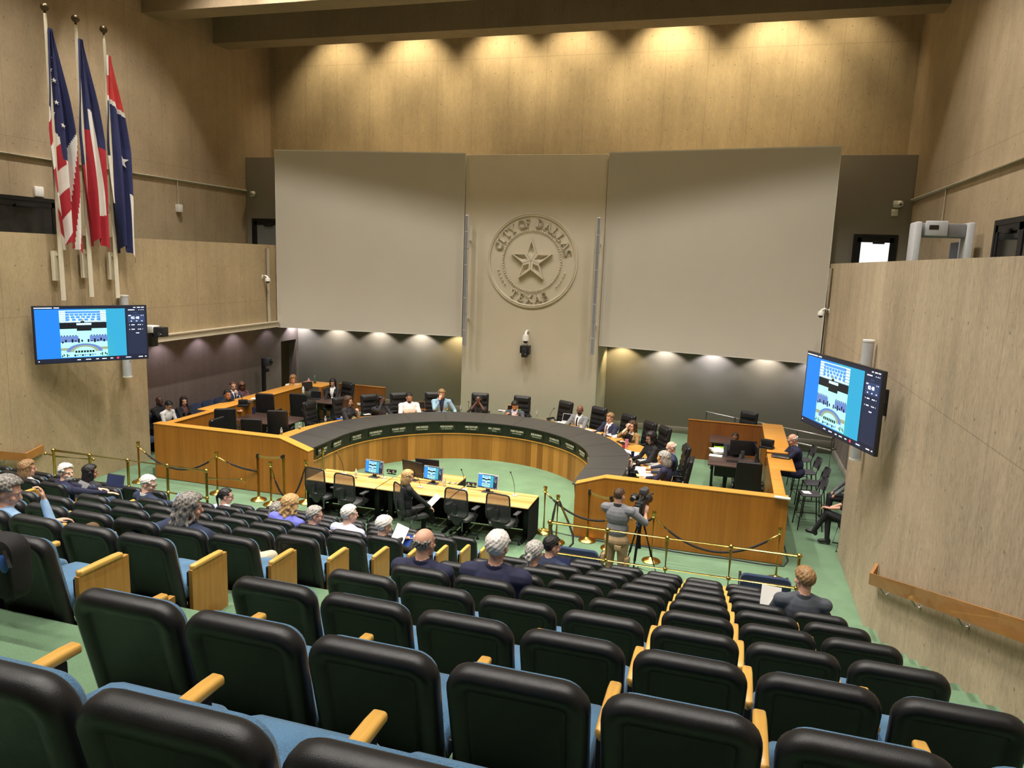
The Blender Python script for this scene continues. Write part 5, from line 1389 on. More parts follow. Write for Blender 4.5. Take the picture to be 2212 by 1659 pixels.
for i, ((px, py), w, d, n, mt, lab) in enumerate((((1210, 913), .3, .2, 1, 'paper', 'white paper beside the silver laptop'), ((1255, 921), .12, .12, 12, 'paper', 'small white paper block by the man in grey suit'), ((1272, 930), .34, .24, 1, 'paper', 'white paper before the man in navy suit'), ((1287, 935), .36, .26, 1, 'paper_yellow', 'yellow paper before the man in navy suit'),
        ((1327, 943), .36, .26, 8, 'paper', 'stack of white paper before the woman in tan'), ((1350, 976), .28, .24, 6, 'paper', 'white papers by the red cup'), ((1375, 983), .34, .26, 4, 'paper', 'white papers under the hands of the woman with glasses'), ((1400, 998), .52, .40, 5, 'paper', 'large spread of white plans at the right end'), ((1418, 1010), .4, .3, 1, 'paper', 'white sheet before the grey-haired woman'), ((1385, 1014), .3, .22, 3, 'paper', 'white papers by the dark mug'), ((1396, 1025), .42, .28, 3, 'paper', 'white papers nearest the right desk wing'), ((1385, 1027), .2, .2, 1, 'paper_yellow', 'yellow sheet nearest the right desk wing'), ((1085, 889), .2, .12, 8, 'paper', 'white tray left of the patterned laptop'), ((793, 896), .2, .1, 4, 'paper', 'white papers near the dark-haired woman'), ((745, 902), .2, .14, 6, 'paper', 'white papers before the woman in dark tee'), ((735, 905), .2, .14, 2, 'folder_blue', 'blue folder before the woman in dark tee'))):
    p = wt(px, py); sheet(lab, p, w, d, out_dir(p.x, p.y) + PI / 2 + (i % 3 - 1) * .25, mt, n, 'papers on the horseshoe desk')
def cup(label, p, mat, r=.04, h=.11):
    t = thing('cup', label, 'cup', p); m = MB(); m.lathe([(0, 0), (r * .8, 0), (r, h), (r * .9, h), (r * .72, .01), (0, .01)], (0, 0, 0), 14); m.build('cup', mat, t, 50)
cup('red cup on the worktop near the black laptop', wt(1347, 970), 'cup_red', .04, .10); cup('patterned tumbler beside the red cup', wt(1353, 966), 'bottle_pink', .045, .2)
cup('navy tumbler before the balding man', wt(1366, 992), 'bottle_navy', .04, .18); cup('dark mug before the grey-haired woman', wt(1376, 1006), 'black_plastic', .045, .12); cup('white cup by the small paper block', wt(1255, 927), 'white_plastic', .035, .09)
cup('green card stand beside the patterned laptop', wt(1122, 896), 'green_tag', .045, .16)
for i, (px, py) in enumerate(((608, 938), (647, 927), (703, 912), (1311, 940), (1305, 948), (1337, 975), (1357, 993), (1364, 1010), (1353, 1028), (995, 887), (1160, 899))):
    bottle('clear water bottle on the horseshoe worktop, %s from the left' % ORD[i + 1], wt(px, py), h=.17, group='water bottles on the worktop')
cup('dark flask with white lid before the chin-resting woman', wt(807, 893), 'black_plastic', .05, .2)
for i, ((px, py), lean) in enumerate((((611, 928), (-.12, 0, .3)), ((668, 916), (-.2, 0, .3)), ((715, 908), (-.2, 0, .26)), ((915, 888), (0, .02, .3)), ((978, 888), (-.02, 0, .28)), ((1012, 889), (0, 0, .24)), ((1145, 900), (0, 0, .36)), ((1186, 908), (.12, 0, .3)), ((1290, 937), (.14, 0, .2)), ((1316, 955), (.16, 0, .2)), ((1352, 972), (.16, 0, .2)), ((1370, 1000), (.16, 0, .24)), ((1366, 1022), (.2, 0, .3)))):
    gooseneck('gooseneck microphone on the horseshoe worktop, %s from the left' % ORD[i + 1], wt(px, py), 0, lean, 'worktop microphones', 'black_plastic')
# items on the left desks
p = at_z(535, 868, 1.262); laptop('open black laptop on the left counter', p, 2.2, 110, 'dark_grey')
p = at_z(555, 862, 1.262); sheet('white papers on the left counter', p, .3, .2, .4, n=4)
p = at_z(525, 878, 1.262); t = thing('desk_phone', 'black desk telephone on the left counter', 'telephone', p, .6); m = MB(); m.box(-.14, .14, -.1, .1, 0, .06, .02); m.build('base', 'black_plastic', t); m = MB(); m.box(-.12, .12, 0, .1, .06, .18, .02); m.build('screen_hood', 'black_plastic', t)
p = at_z(680, 862, PL + .75); laptop('open dark laptop on the back left walnut desk', p, .3, 110, 'black_plastic')
p = at_z(706, 853, PL + .75); laptop('grey laptop before the woman in black blazer', p, -2.6, 105, 'dark_grey')
sheet('white sheet beside the grey laptop at back left', at_z(720, 853, PL + .75), .3, .2, .2); sheet('white papers left of the grey laptop at back left', at_z(690, 849, PL + .75), .3, .2, -.3)
bottle('dark green flask on the back left counter', at_z(680, 828, 1.262), 'bottle_green', .26, .045, 'light_grey'); bottle('pink bottle on the back left counter', at_z(667, 833, 1.262), 'bottle_pink', .24, .04, 'white_plastic')
bottle('white pump bottle on the back left desk', at_z(655, 850, 1.262), 'white_plastic', .22, .035, 'white_plastic')
p = at_z(664, 846, 1.262); desk_monitor('small dark monitor on the back left counter', p, .9, .3, False, 'black_plastic', None, h=.2)
p = at_z(547, 894, PL + .76); cup('navy tumbler on the left walnut desk', at_z(548, 893, PL + .76), 'bottle_navy', .045, .17)
# ---------------------------------------------------------------- people
plain('skin_light', srgb(214, 164, 138), .55, var=.05, scale=12); plain('skin_pale', srgb(224, 178, 154), .55, var=.05, scale=12)
plain('skin_tan', srgb(186, 134, 104), .55, var=.05, scale=12); plain('skin_brown', srgb(120, 78, 56), .5, var=.06, scale=12); plain('skin_dark', srgb(84, 54, 42), .5, var=.06, scale=12)
def hairmat(n, c, c2):
    m, nt, b = newmat(n); setp(b, .5, 0, spec=.35)
    v = coords(nt); f = noise(nt, scaled(nt, v, (1, 1, .3)), 70, 3, .6)
    nt.links.new(ramp(nt, f, [(.35, c), (.65, c2)]), b.inputs['Base Color']); bump(nt, b, f, .5, .006)
hairmat('hair_black', (.006, .005, .005), (.02, .017, .015)); hairmat('hair_brown', srgb(52, 36, 26), srgb(92, 66, 46)); hairmat('hair_blond', srgb(150, 112, 66), srgb(206, 172, 120))
hairmat('hair_white', srgb(196, 190, 182), srgb(236, 232, 226)); hairmat('hair_grey', srgb(120, 116, 110), srgb(190, 186, 178)); hairmat('hair_salt', srgb(66, 62, 58), srgb(160, 154, 146)); hairmat('hair_light_brown', srgb(112, 84, 56), srgb(170, 134, 92)); hairmat('hair_auburn', srgb(70, 44, 32), srgb(110, 74, 52))
def cloth(n, c, var=.12): plain(n, c, .85, var=var, scale=14, bumpy=.25, bscale=120)
for n, c in {'cl_navy': srgb(36, 38, 66), 'cl_black': (.012, .012, .013), 'cl_charcoal': srgb(44, 44, 48), 'cl_grey': srgb(116, 118, 122), 'cl_slate': srgb(74, 78, 86), 'cl_white': srgb(232, 230, 228), 'cl_lilac': srgb(206, 208, 230), 'cl_paleblue': srgb(150, 184, 220), 'cl_skyblazer': srgb(138, 172, 194),
             'cl_denim': srgb(60, 84, 128), 'cl_purple': srgb(110, 114, 204), 'cl_khaki': srgb(160, 136, 102), 'cl_cream': srgb(226, 214, 192), 'cl_tan': srgb(150, 118, 72), 'cl_brown': srgb(104, 80, 52), 'cl_jeans': srgb(52, 64, 88), 'cl_red': srgb(130, 34, 44), 'cl_maroon': srgb(96, 62, 66), 'cl_inkblue': srgb(40, 50, 76), 'cl_beige': srgb(206, 194, 168)}.items(): cloth(n, c)
plain('eye_white', srgb(220, 214, 206), .3, var=.02); plain('eye_dark', (.012, .008, .006), .2, var=.1); plain('lip', srgb(168, 98, 88), .5, var=.05); plain('lens_clear', (.02, .02, .02), .2)
class Fig:
    def __init__(s): s.p = []; s.m = MB()
    def cap(s, a, b, ra, rb, mat, n=10):
        a, b = V(a), V(b); d = b - a
        if d.length < 1e-5: d = V((0, 0, 1e-4))
        x, y, z = frame(d); L = d.length; rings = []
        for i in range(5):
            t = PI / 2 * (1 - i / 4); rings.append((a - z * ra * math.sin(t), ra * max(math.cos(t), .05)))
        for i in range(5):
            t = PI / 2 * (i / 4); rings.append((b + z * rb * math.sin(t), rb * max(math.cos(t), .05)))
        s.m.loft([[c + (x * math.cos(2 * PI * j / n) + y * math.sin(2 * PI * j / n)) * r for j in range(n)] for c, r in rings])
        s.p.append(('c', a, b, ra, rb, mat))
    def ell(s, c, r, mat, rot=None, n=14, m=9):
        rot = rot or MX.Identity(3); s.m.sph(c, r[0], r[1], r[2], n, m, rot); s.p.append(('e', V(c), V(r), rot, mat))
    def remesh(s, name, voxel, smooth_it, parent, rules=None, base=None):
        me = bpy.data.meshes.new(name); me.from_pydata([tuple(v) for v in s.m.v], [], s.m.f)
        bm = bmesh.new(); bm.from_mesh(me); bmesh.ops.recalc_face_normals(bm, faces=bm.faces[:]); bm.to_mesh(me); bm.free()
        o = bpy.data.objects.new('tmp', me); COL.objects.link(o)
        r = o.modifiers.new('r', 'REMESH'); r.mode = 'VOXEL'; r.voxel_size = voxel; r.adaptivity = 0
        if smooth_it: q = o.modifiers.new('s', 'SMOOTH'); q.factor = .5; q.iterations = smooth_it
        vl = bpy.context.view_layer; vl.update()
        dg = bpy.context.evaluated_depsgraph_get(); new = bpy.data.meshes.new_from_object(o.evaluated_get(dg))
        bpy.data.objects.remove(o); bpy.data.meshes.remove(me); new.name = name
        mats = []
        for pr in s.p:
            if pr[-1] not in mats: mats.append(pr[-1])
        for _, mt in (rules or []):
            if mt not in mats: mats.append(mt)
        new.materials.clear()
        for k in mats: new.materials.append(MAT[k])
        if len(mats) > 1:
            nf = len(new.polygons); c = np.empty(nf * 3); new.polygons.foreach_get('center', c); c = c.reshape(-1, 3)
            best = np.full(nf, 1e9); idx = np.zeros(nf, int)
            for pr in s.p:
                if pr[0] == 'c':
                    a, b = np.array(pr[1]), np.array(pr[2]); d = b - a; L = max(d @ d, 1e-9)
                    t = np.clip(((c - a) @ d) / L, 0, 1); dist = np.linalg.norm(c - a - t[:, None] * d, axis=1) - (pr[3] + (pr[4] - pr[3]) * t)
                else:
                    q = (c - np.array(pr[1])) @ np.array(pr[3]); rr = np.array(pr[2]); k = np.linalg.norm(q / rr, axis=1); dist = (k - 1) * rr.min()
                w = dist < best; best[w] = dist[w]; idx[w] = mats.index(pr[-1])
            for fn, mt in (rules or []):
                w = fn(c, np.array([mats[i] for i in idx])); idx[w] = mats.index(mt)
            new.polygons.foreach_set('material_index', idx.tolist())
        new.polygons.foreach_set('use_smooth', [True] * len(new.polygons)); new.update()
        ob = bpy.data.objects.new(name, new); COL.objects.link(ob); ob.parent = parent
        return ob
def ik(a, b, l1, l2, pole):
    a, b = V(a), V(b); d = b - a; D = min(d.length, (l1 + l2) * .998); u = d.normalized(); b = a + u * D
    x = (l1 * l1 - l2 * l2 + D * D) / (2 * D); h = math.sqrt(max(l1 * l1 - x * x, 1e-6))
    p = V(pole); p = (p - u * p.dot(u)); p = p.normalized() if p.length > 1e-5 else frame(u)[0]
    return a + u * x + p * h, b
def hand(F, w, d, n, side, skin, curl=.6, sc=1.0):
    """w wrist, d pointing along the palm, n out of the back of the hand; side +1 right"""
    d = V(d).normalized(); n = V(n); n = (n - d * n.dot(d)).normalized(); s_ = d.cross(n) * side
    F.ell(w + d * .045 * sc, (.038 * sc, .05 * sc, .016 * sc), skin, MX((s_, d, n)).transposed())
    for i, (o, L) in enumerate(((-.03, .068), (-.010, .078), (.010, .072), (.028, .056))):
        a = w + d * .082 * sc + s_ * (o * 1.05) * sc; c1, c2 = math.cos(curl * .6), math.sin(curl * .6)
        b = a + (d * c1 - n * c2 + s_ * o * .9) * L * .55 * sc; c = b + (d * math.cos(curl * 1.5) - n * math.sin(curl * 1.5)) * L * .5 * sc
        F.cap(a, b, .0092 * sc, .0085 * sc, skin, 8); F.cap(b, c, .0085 * sc, .007 * sc, skin, 8)
    a = w + d * .02 * sc - s_ * .028 * sc; b = a + (d * .75 - s_ * .75 - n * .25) * .042 * sc; c = b + (d * .95 - s_ * .15 - n * .2) * .034 * sc
    F.cap(a, b, .012 * sc, .010 * sc, skin, 8); F.cap(b, c, .0098 * sc, .008 * sc, skin, 8)
def rot_yp(yaw, pitch, roll=0): return MX.Rotation(yaw, 3, 'Z') @ MX.Rotation(-pitch, 3, 'X') @ MX.Rotation(roll, 3, 'Y')
def person(label, loc, rz, seat=.45, lean=0, side=0, twist=0, head=(0, 0), skin='skin_light', top='cl_navy', bottom='cl_charcoal', shoes='black_plastic',
           hair=('short', 'hair_brown'), hands=None, legs='sit', sleeve=True, shirt=None, tie=None, collar=None, glasses=False, beard=None, voxel=.0095, size=1.0, bulk=1.0, standing=False, socks=None, back_slump=0, neck_fwd=0, headphones=False, fine=False, tl=1.0, head_at=None, head_y=None, group=None, sleeve_mat=None, knees=None, belt=None):
    loc = V(loc); hz_ = .94 if standing else seat + .10
    if head_at is not None:
        u_ = V((math.sin(side), math.sin(lean), math.cos(lean) * math.cos(side))).normalized(); r_ = V((math.cos(twist), math.sin(twist), 0)); r_ = (r_ - u_ * r_.dot(u_)).normalized(); f_ = u_.cross(r_)
        w_ = (u_ + f_ * back_slump).normalized(); g_ = (f_ - w_ * f_.dot(w_)).normalized()
        h_ = V((0, 0, hz_)) + u_ * .19 * tl + w_ * (.355 * tl + .10) + g_ * (.02 + neck_fwd) + V((0, 0, .055))
        if head_y is not None:
            P_ = at_y(head_at[0], head_at[1], head_y); dz = (P_.z - loc.z) / size - h_.z
            seat += dz; h_.z += dz
        else: P_ = at_z(head_at[0], head_at[1], loc.z + h_.z * size)
        o_ = MX.Rotation(rz, 3, 'Z') @ (h_ * size); loc = V((P_.x - o_.x, P_.y - o_.y, loc.z))
    t = thing('person', label, 'person', loc, rz, group); t.scale = (size, size, size)
    F = Fig(); fem = hair[0] in ('long', 'bob', 'ponytail', 'bun', 'wavy', 'curlylong') and bulk < 1.02
    hz = .94 if standing else seat + .10
    H = V((0, 0, hz)); up = V((math.sin(side), math.sin(lean), math.cos(lean) * math.cos(side))).normalized()
    rt = V((math.cos(twist), math.sin(twist), 0)); rt = (rt - up * rt.dot(up)).normalized(); fw = up.cross(rt)
    up2 = (up + fw * back_slump).normalized(); fw2 = (fw - up2 * fw.dot(up2)).normalized()
    TM = MX((rt, fw, up)).transposed(); TM2 = MX((rt, fw2, up2)).transposed()
    k = bulk
    W = H + up * .19 * tl; C = W + up2 * .20 * tl; Nk = W + up2 * .355 * tl; sw = (.172 if fem else .192) * (k * .5 + .5)
    F.ell(H, (.172 * k, .125 * k, .13), bottom)
    F.ell(W + up * -.02, (.148 * k, .118 * k, .17), top, TM); F.ell(C, (.168 * k, .122 * k, .185), top, TM2)
    if k > 1.08: F.ell(W + fw * .04 - up * .02, (.15 * k, .13 * k, .15), top, TM)
    SL, SR = Nk - up2 * .055 - rt * sw, Nk - up2 * .055 + rt * sw
    F.cap(SL, SR, .066 * k, .066 * k, top); F.cap(Nk - up2 * .01 - rt * .05, SL, .062, .05 * k, top); F.cap(Nk - up2 * .01 + rt * .05, SR, .062, .05 * k, top)
    if fem:
        for q in (-1, 1): F.ell(C + rt * .07 * q + fw2 * .075 + up2 * .0, (.062, .058, .062), top, TM2)
    # head
    hd = Nk + up2 * .10 + fw2 * (.02 + neck_fwd) + V((0, 0, .055))
    HM = TM2 @ rot_yp(head[0], head[1] + lean * -.0, head[2] if len(head) > 2 else 0)
    # keep the head roughly upright whatever the torso does
    base_yaw = math.atan2(fw2.y, fw2.x) - PI / 2
    HM = MX.Rotation(base_yaw, 3, 'Z') @ rot_yp(head[0], head[1], head[2] if len(head) > 2 else 0)
    hp = lambda x, y, z: hd + HM @ V((x, y, z))
    F.cap(Nk - up2 * .02, hp(0, -.025, -.04), .054 * (k * .3 + .7), .052 * (k * .3 + .7), skin)
    F.ell(hp(0, -.008, .035), (.076, .095, .086), skin, HM); F.ell(hp(0, .022, -.045), (.060, .070, .068), skin, HM); F.ell(hp(0, .062, -.088), (.034, .030, .026), skin, HM)
    F.ell(hp(0, .07, .02), (.055, .025, .03), skin, HM)
    F.cap(hp(0, .090, .012), hp(0, .112, -.026), .010, .0155, skin, 8)
    for q in (-1, 1):
        F.ell(hp(q * .077, -.008, -.010), (.010, .022, .033), skin, HM); F.ell(hp(q * .042, .068, -.03), (.024, .022, .022), skin, HM)
    F.cap(hp(-.018, .087, -.060), hp(.018, .087, -.060), .010, .010, skin, 8)
    if beard:
        F.ell(hp(0, .055, -.075), (.052, .052, .046), beard, HM); F.cap(hp(-.028, .093, -.045), hp(.028, .093, -.045), .010, .010, beard, 8)
    # arms
    ul, fl = .285, .255
    if hands is None: hands = ((-.14, .38, hz + .06), (.14, .38, hz + .06))
    wr = []
    for q, S, tgt in ((-1, SL, hands[0]), (1, SR, hands[1])):
        if tgt is None: wr.append(None); continue
        pole = V((q * .55, -.45, -.75)) if len(tgt) < 4 else V(tgt[3])
        E, Wp = ik(S, V(tgt[:3]), ul, fl, pole)
        sm = sleeve_mat or top
        F.cap(S, E, .058 * k, .046 * k, sm)
        fm = sm if sleeve else skin; rr = 1.0 if sleeve else .85
        F.cap(E, Wp, .045 * rr, .032 * rr, fm); 
        if not sleeve: F.cap(S.lerp(E, .8), E, .047, .044, skin)
        d = (Wp - E).normalized(); hdir = V(tgt[4]) if len(tgt) > 4 else d
        nn = V(tgt[5]) if len(tgt) > 5 else V((q * .25, -.1, 1))
        F.cap(Wp, Wp + hdir.normalized() * .02, .025, .024, skin, 8)
        hand(F, Wp + hdir.normalized() * .02, hdir, nn, q, skin, curl=tgt[6] if len(tgt) > 6 else .7); wr.append(Wp)
    # legs
    def leg(q, K, A, toe, last=True):
        hip = H + V((q * .085 * k, .02, -.02)); K, A = V(K), V(A)
        F.cap(hip, K, .088 * k, .062, bottom); F.cap(K, A, .060, .044, bottom)
        if socks: F.cap(A.lerp(K, .08), A, .034, .034, socks, 8)
        td = V(toe).normalized(); F.cap(A - V((0, 0, .03)) - td * .03, A - V((0, 0, .045)) + td * .13, .042, .036, shoes); F.cap(A - td * .02, A - V((0, 0, .05)) - td * .03, .04, .04, shoes)
    if standing:
        for q in (-1, 1): leg(q, (q * .10, .03, .50), (q * .12, 0, .09), (q * .15, 1, 0))
    elif legs == 'sit':
        for q in (-1, 1): leg(q, (q * .11, .44, seat + .09), (q * .12, .46, .10), (q * .1, 1, 0))
    elif legs == 'crossR' or legs == 'crossL':
        q = 1 if legs == 'crossR' else -1
        leg(-q, (-q * .09, .44, seat + .08), (-q * .10, .42, .10), (0, 1, 0)); leg(q, (-q * .02, .47, seat + .20), (-q * .16, .66, .22), (-q * .35, 1, .1))
    elif legs == 'figure4R' or legs == 'figure4L':
        q = 1 if legs == 'figure4R' else -1
        leg(-q, (-q * .11, .44, seat + .09), (-q * .12, .44, .10), (0, 1, 0)); leg(q, (q * .36, .36, seat + .20), (-q * .06, .47, seat + .21), (-q, .3, .1))
    elif legs == 'custom':
        for q, (K, A, toe) in zip((-1, 1), knees): leg(q, K, A, toe)
    rules = []
    def tf(c): q = (c - np.array(W)) @ np.array(MX((rt, fw2, up2)).transposed()); return q
    if shirt:
        def f(c, ms):
            q = tf(c); lim = np.clip(.012 + .05 * (q[:, 2] + .05) / .35, 0, .075); return (ms == top) & (q[:, 1] > .02) & (np.abs(q[:, 0]) < lim) & (q[:, 2] > -.06)
        rules.append((f, shirt))
        F_sh = lambda c, ms: (tf(c)[:, 2] > .335) & (ms == top) & (np.abs(tf(c)[:, 0]) < .085); rules.append((F_sh, shirt))
    if tie:
        def g(c, ms): q = tf(c); return (ms == (shirt or top)) & (q[:, 1] > .05) & (np.abs(q[:, 0]) < .022) & (q[:, 2] < .33)
        rules.append((g, tie))
    if fine: voxel = .0062
    F.remesh('body', voxel, 3, t, rules)
    # face details
    m = MB()
    for q in (-1, 1):
        m.mi = 0; m.sph(hp(q * .031, .083, .006), .0135, .008, .0075, 10, 6, HM); m.mi = 1; m.sph(hp(q * .031, .0895, .006), .0062, .004, .0062, 8, 6, HM)
    m.build('eyes', ['eye_white', 'eye_dark'], t, 60)
    hm = hair[1]
    for q in (-1, 1):
        m = MB(); m.tube([hp(q * .016, .094, .024), hp(q * .034, .092, .029), hp(q * .052, .078, .024)], [.004, .0055, .003], 6); m.build('eyebrow', hm, t)
    m = MB(); m.tube([hp(-.026, .088, -.060), hp(0, .0975, -.058), hp(.026, .088, -.060)], [.004, .0075, .004], 8); m.build('lips', 'lip', t, 60)
    if glasses:
        m = MB()
        for q in (-1, 1):
            m.tube([hp(q * .033 + .026 * math.cos(a), .106, .003 + .019 * math.sin(a)) for a in [i * PI / 8 for i in range(16)]], .0028, 5, closed=True)
            m.tube([hp(q * .059, .104, .008), hp(q * .078, .06, .008), hp(q * .083, -.01, .006)], .0026, 5)
        m.tube([hp(-.008, .108, .008), hp(.008, .108, .008)], .0026, 5); m.build('glasses', 'black_plastic', t)
    make_hair(t, hp, HM, hair, hd, Nk, up2, fw2)
    if collar:
        m = MB(); pts = [Nk + up2 * (.012 + .018 * math.cos(a)) + rt * (.066 * math.sin(a)) - fw2 * (.062 * math.cos(a)) for a in [R_(-150 + 300 * i / 16) for i in range(17)]]
        m.loft([[p + (p - Nk).normalized() * .004 - up2 * .02, p + up2 * .02, p + (p - Nk).normalized() * .010 + up2 * .018, p + (p - Nk).normalized() * .016 - up2 * .022] for p in pts]); m.build('collar', collar, t, 50)
    if headphones:
        m = MB(); m.tube([hp(.088 * math.cos(a), -.01, .125 * math.sin(a) + .0) for a in [PI * i / 12 for i in range(13)]], .009, 8)
        for q in (-1, 1): m.sph(hp(q * .09, -.01, -.005), .022, .04, .045, 12, 8, HM)
        m.build('headphones', 'black_plastic', t, 50)
    return t, wr, hp
def make_hair(t, hp, HM, hair, hd, Nk, up2, fw2):
    st, mat = hair[0], hair[1]
    if st == 'none': return
    rnd = random.Random(hash_str(t['label']))
    F = Fig(); n = {'short': 150, 'crop': 170}.get(st, 150); cs = V((0, -.008, .035)); rad = V((.076, .095, .086))
    lift, sz = {'short': (.006, .018), 'crop': (.001, .013), 'bald': (.0, .014), 'long': (.010, .022), 'bob': (.012, .024), 'ponytail': (.004, .016), 'bun': (.008, .019), 'wavy': (.016, .026), 'curlylong': (.016, .026), 'full': (.012, .022), 'afro': (.02, .024), 'thin': (.0, .012)}.get(st, (.006, .018))
    for i in range(n):
        z = 1 - 2 * (i + .5) / n; r = math.sqrt(1 - z * z); a = i * 2.39996
        d = V((r * math.cos(a), r * math.sin(a), z)); x, y, zz = d
        front = y > .35 + .0 * zz
        if y > .5 and zz < .62: continue
        if y > .15 and zz < .15: continue
        if zz < -.25 and y > -.25: continue
        if zz < -.78: continue
        if abs(x) > .8 and zz < .0 and y > -.3: continue
        if st == 'bald' and (zz > .12 or y > .2): continue
        if st == 'thin' and zz > .5 and y > -.1: continue
        p = cs + V((x * (rad.x + lift), y * (rad.y + lift), zz * (rad.z + lift)))
        s_ = sz * rnd.uniform(.85, 1.15)
        F.ell(hp(*p), (s_, s_ * 1.25, s_ * .8), mat, HM, 8, 5)
    def lock(pts, r0, r1):
        for i in range(len(pts) - 1):
            f = i / (len(pts) - 1); g = (i + 1) / (len(pts) - 1); F.cap(pts[i], pts[i + 1], r0 + (r1 - r0) * f, r0 + (r1 - r0) * g, mat, 7)
    dn = V((0, 0, -1))
    if st in ('long', 'bob', 'wavy', 'curlylong'):
        L = {'long': .30, 'bob': .17, 'wavy': .16, 'curlylong': .27}[st]; amp = {'wavy': .022, 'curlylong': .03}.get(st, .006)
        for i in range(17):
            a = R_(-205 + 230 * i / 16 - 0); x, y = .078 * math.cos(a), .088 * math.sin(a) - .012
            if y > .045: continue
            ln = L * (1 if y < .0 else .85)
            pts = [hp(x, y, .03)]
            for j in range(1, 5):
                f = j / 4; o = 1 + .30 * f if st != 'bob' else 1 + .15 * math.sin(f * 3)
                q = hp(x * o, y * o - .01 * f, .03 - .06 * min(f * 2, 1)); q = V((q.x, q.y, hp(0, 0, .03).z - ln * f)) + V((rnd.uniform(-amp, amp), rnd.uniform(-amp, amp), 0)); pts.append(q)
            lock(pts, .022, .016)
    if st == 'ponytail':
        b = hp(0, -.105, .03); F.ell(b, (.02, .02, .02), mat); lock([b, b + V((0, 0, -.05)) + (HM @ V((0, -.03, 0))), b + V((0, 0, -.13)) + (HM @ V((0, -.025, 0))), b + V((0, 0, -.21)) + (HM @ V((.01, -.01, 0)))], .026, .012)
    if st == 'bun':
        b = hp(0, -.108, -.03)
        for i in range(14):
            a = i * 2.4; F.ell(b + HM @ V((.022 * math.cos(a) * (i % 3) / 1.5, -.02 + .012 * math.sin(i), .022 * math.sin(a) * (i % 3) / 1.5)), (.022, .02, .02), mat, None, 8, 5)
        lock([b, b + V((0, 0, -.06)), b + V((0, 0, -.14)) + HM @ V((-.03, .0, 0))], .02, .012)
    F.remesh('hair', .0075 if st not in ('crop', 'bald', 'thin') else .006, 1, t)
def hash_str(s):
    h = 7
    for ch in s: h = (h * 31 + ord(ch)) % 1000003
    return h
def prop_paper(label, p, w, d, eul, mat='paper', name='paper_sheet'):
    m = MB(); m.box(-w / 2, w / 2, -d / 2, d / 2, -.002, .002); o = m.build(name, mat, None, 0, loc=p); o.rotation_euler = eul; tag(o, label, 'paper'); return o
# audience members; head_at gives the sight line to the head, the row gives the distance
def aud(label, px, py, k, x, **kw):
    kw.setdefault('tl', .86); kw.setdefault('lean', -.08); kw.setdefault('neck_fwd', .03)
    kw.setdefault('hands', ((-.12, .36, .52), (.12, .36, .52)))
    return person(label, (0, 0, zrow(k)), kw.pop('rz', 0), seat=.30, head_at=(px, py), head_y=yrow(k, x) + .22 + kw.pop('dy', 0), **kw)
aud('woman with brown and blond bob in a white shirt at far left', 60, 1012, 7, -9.94, top='cl_white', hair=('bob', 'hair_light_brown'), head=(-.75, .1), legs='sit')
a2 = aud('white-haired bearded man in navy blazer and jeans leaning right', 143, 1020, 7, -9.42, top='cl_navy', bottom='cl_jeans', hair=('full', 'hair_white'), head=(-1.2, .08), twist=-.45, bulk=1.1, beard='hair_white', fine=True, skin='skin_pale', legs='custom', knees=(((-.02, .48, .48), (-.05, .5, .12), (0, 1, 0)), ((.50, .34, .50), (.30, .62, .2), (0, 1, 0))), hands=((.10, .50, .58, (-.5, -.5, -.6), (.9, .4, -.05), (0, .2, 1), .35), (.40, .36, .60, (.6, -.4, -.6), (.85, .5, -.1), (0, .2, 1), .3)))
aud('woman with long dark hair wearing black headphones', 195, 1020, 8, -9.92, top='cl_charcoal', hair=('long', 'hair_black'), head=(-.7, .15), headphones=True, skin='skin_tan')
aud('white-haired man in dark suit holding a lit phone', 320, 1045, 7, -7.57, top='cl_inkblue', bottom='cl_charcoal', collar='cl_white', hair=('short', 'hair_white'), head=(-.95, .35), glasses=True, twist=-.25, bulk=1.08, skin='skin_pale', legs='crossR', fine=True, hands=((.18, .44, .56, (-.5, -.4, -.7), (.8, .6, 0), (0, 0, 1), .9), (.32, .40, .56, (.6, -.4, -.6), (.3, .9, 0), (0, 0, 1), .9)))
aud('person with tousled grey-brown hair in light blue at left edge', 15, 1062, 3, -5.5, top='cl_paleblue', bottom='cl_brown', hair=('full', 'hair_salt'), head=(-1.0, .35), skin='skin_light', side=.05, legs='custom', knees=(((-.05, .46, .42), (-.05, .46, .10), (0, 1, 0)), ((.50, .36, .56), (.25, .62, .20), (-.2, 1, 0))), hands=((.05, .38, .56), (.16, .22, .80, (.4, -.2, -.9), (-.3, .1, 1), (.5, .6, .2), 1.0)))
aud('heavy man with long wavy grey hair in navy shirt', 410, 1097, 4, -4.46, top='cl_inkblue', bottom='cl_beige', hair=('wavy', 'hair_salt'), head=(-.55, .15), bulk=1.3, twist=-.2, skin='skin_light', legs='custom', knees=(((-.12, .46, .42), (-.12, .46, .10), (0, 1, 0)), ((.58, .40, .44), (.40, .70, .18), (-.2, 1, 0))), hands=((-.52, -.02, .60, (-.3, -.8, .1)), (.36, .38, .50)))
aud('dark-haired woman with a ponytail in pale blue blouse', 488, 1072, 8, -7.05, top='cl_lilac', hair=('ponytail', 'hair_black'), head=(-.75, .15), glasses=True, twist=-.2, skin='skin_light')
aud('person with dark curly hair half hidden behind purple hoodie', 600, 1104, 8, -6.01, top='cl_charcoal', hair=('curlylong', 'hair_salt'), head=(-.2, .3), skin='skin_tan')
aud('blond woman in a purple-blue hoodie leaning forward', 628, 1090, 7, -5.49, top='cl_purple', hair=('wavy', 'hair_blond'), head=(-.5, .2), lean=.12, side=.12, bulk=1.12, skin='skin_pale')
aud('short grey-haired person in denim jacket with dark strap', 680, 1113, 7, -4.98, top='cl_denim', hair=('short', 'hair_grey'), head=(-.75, .15), glasses=True, bulk=1.08, twist=-.2, skin='skin_light')
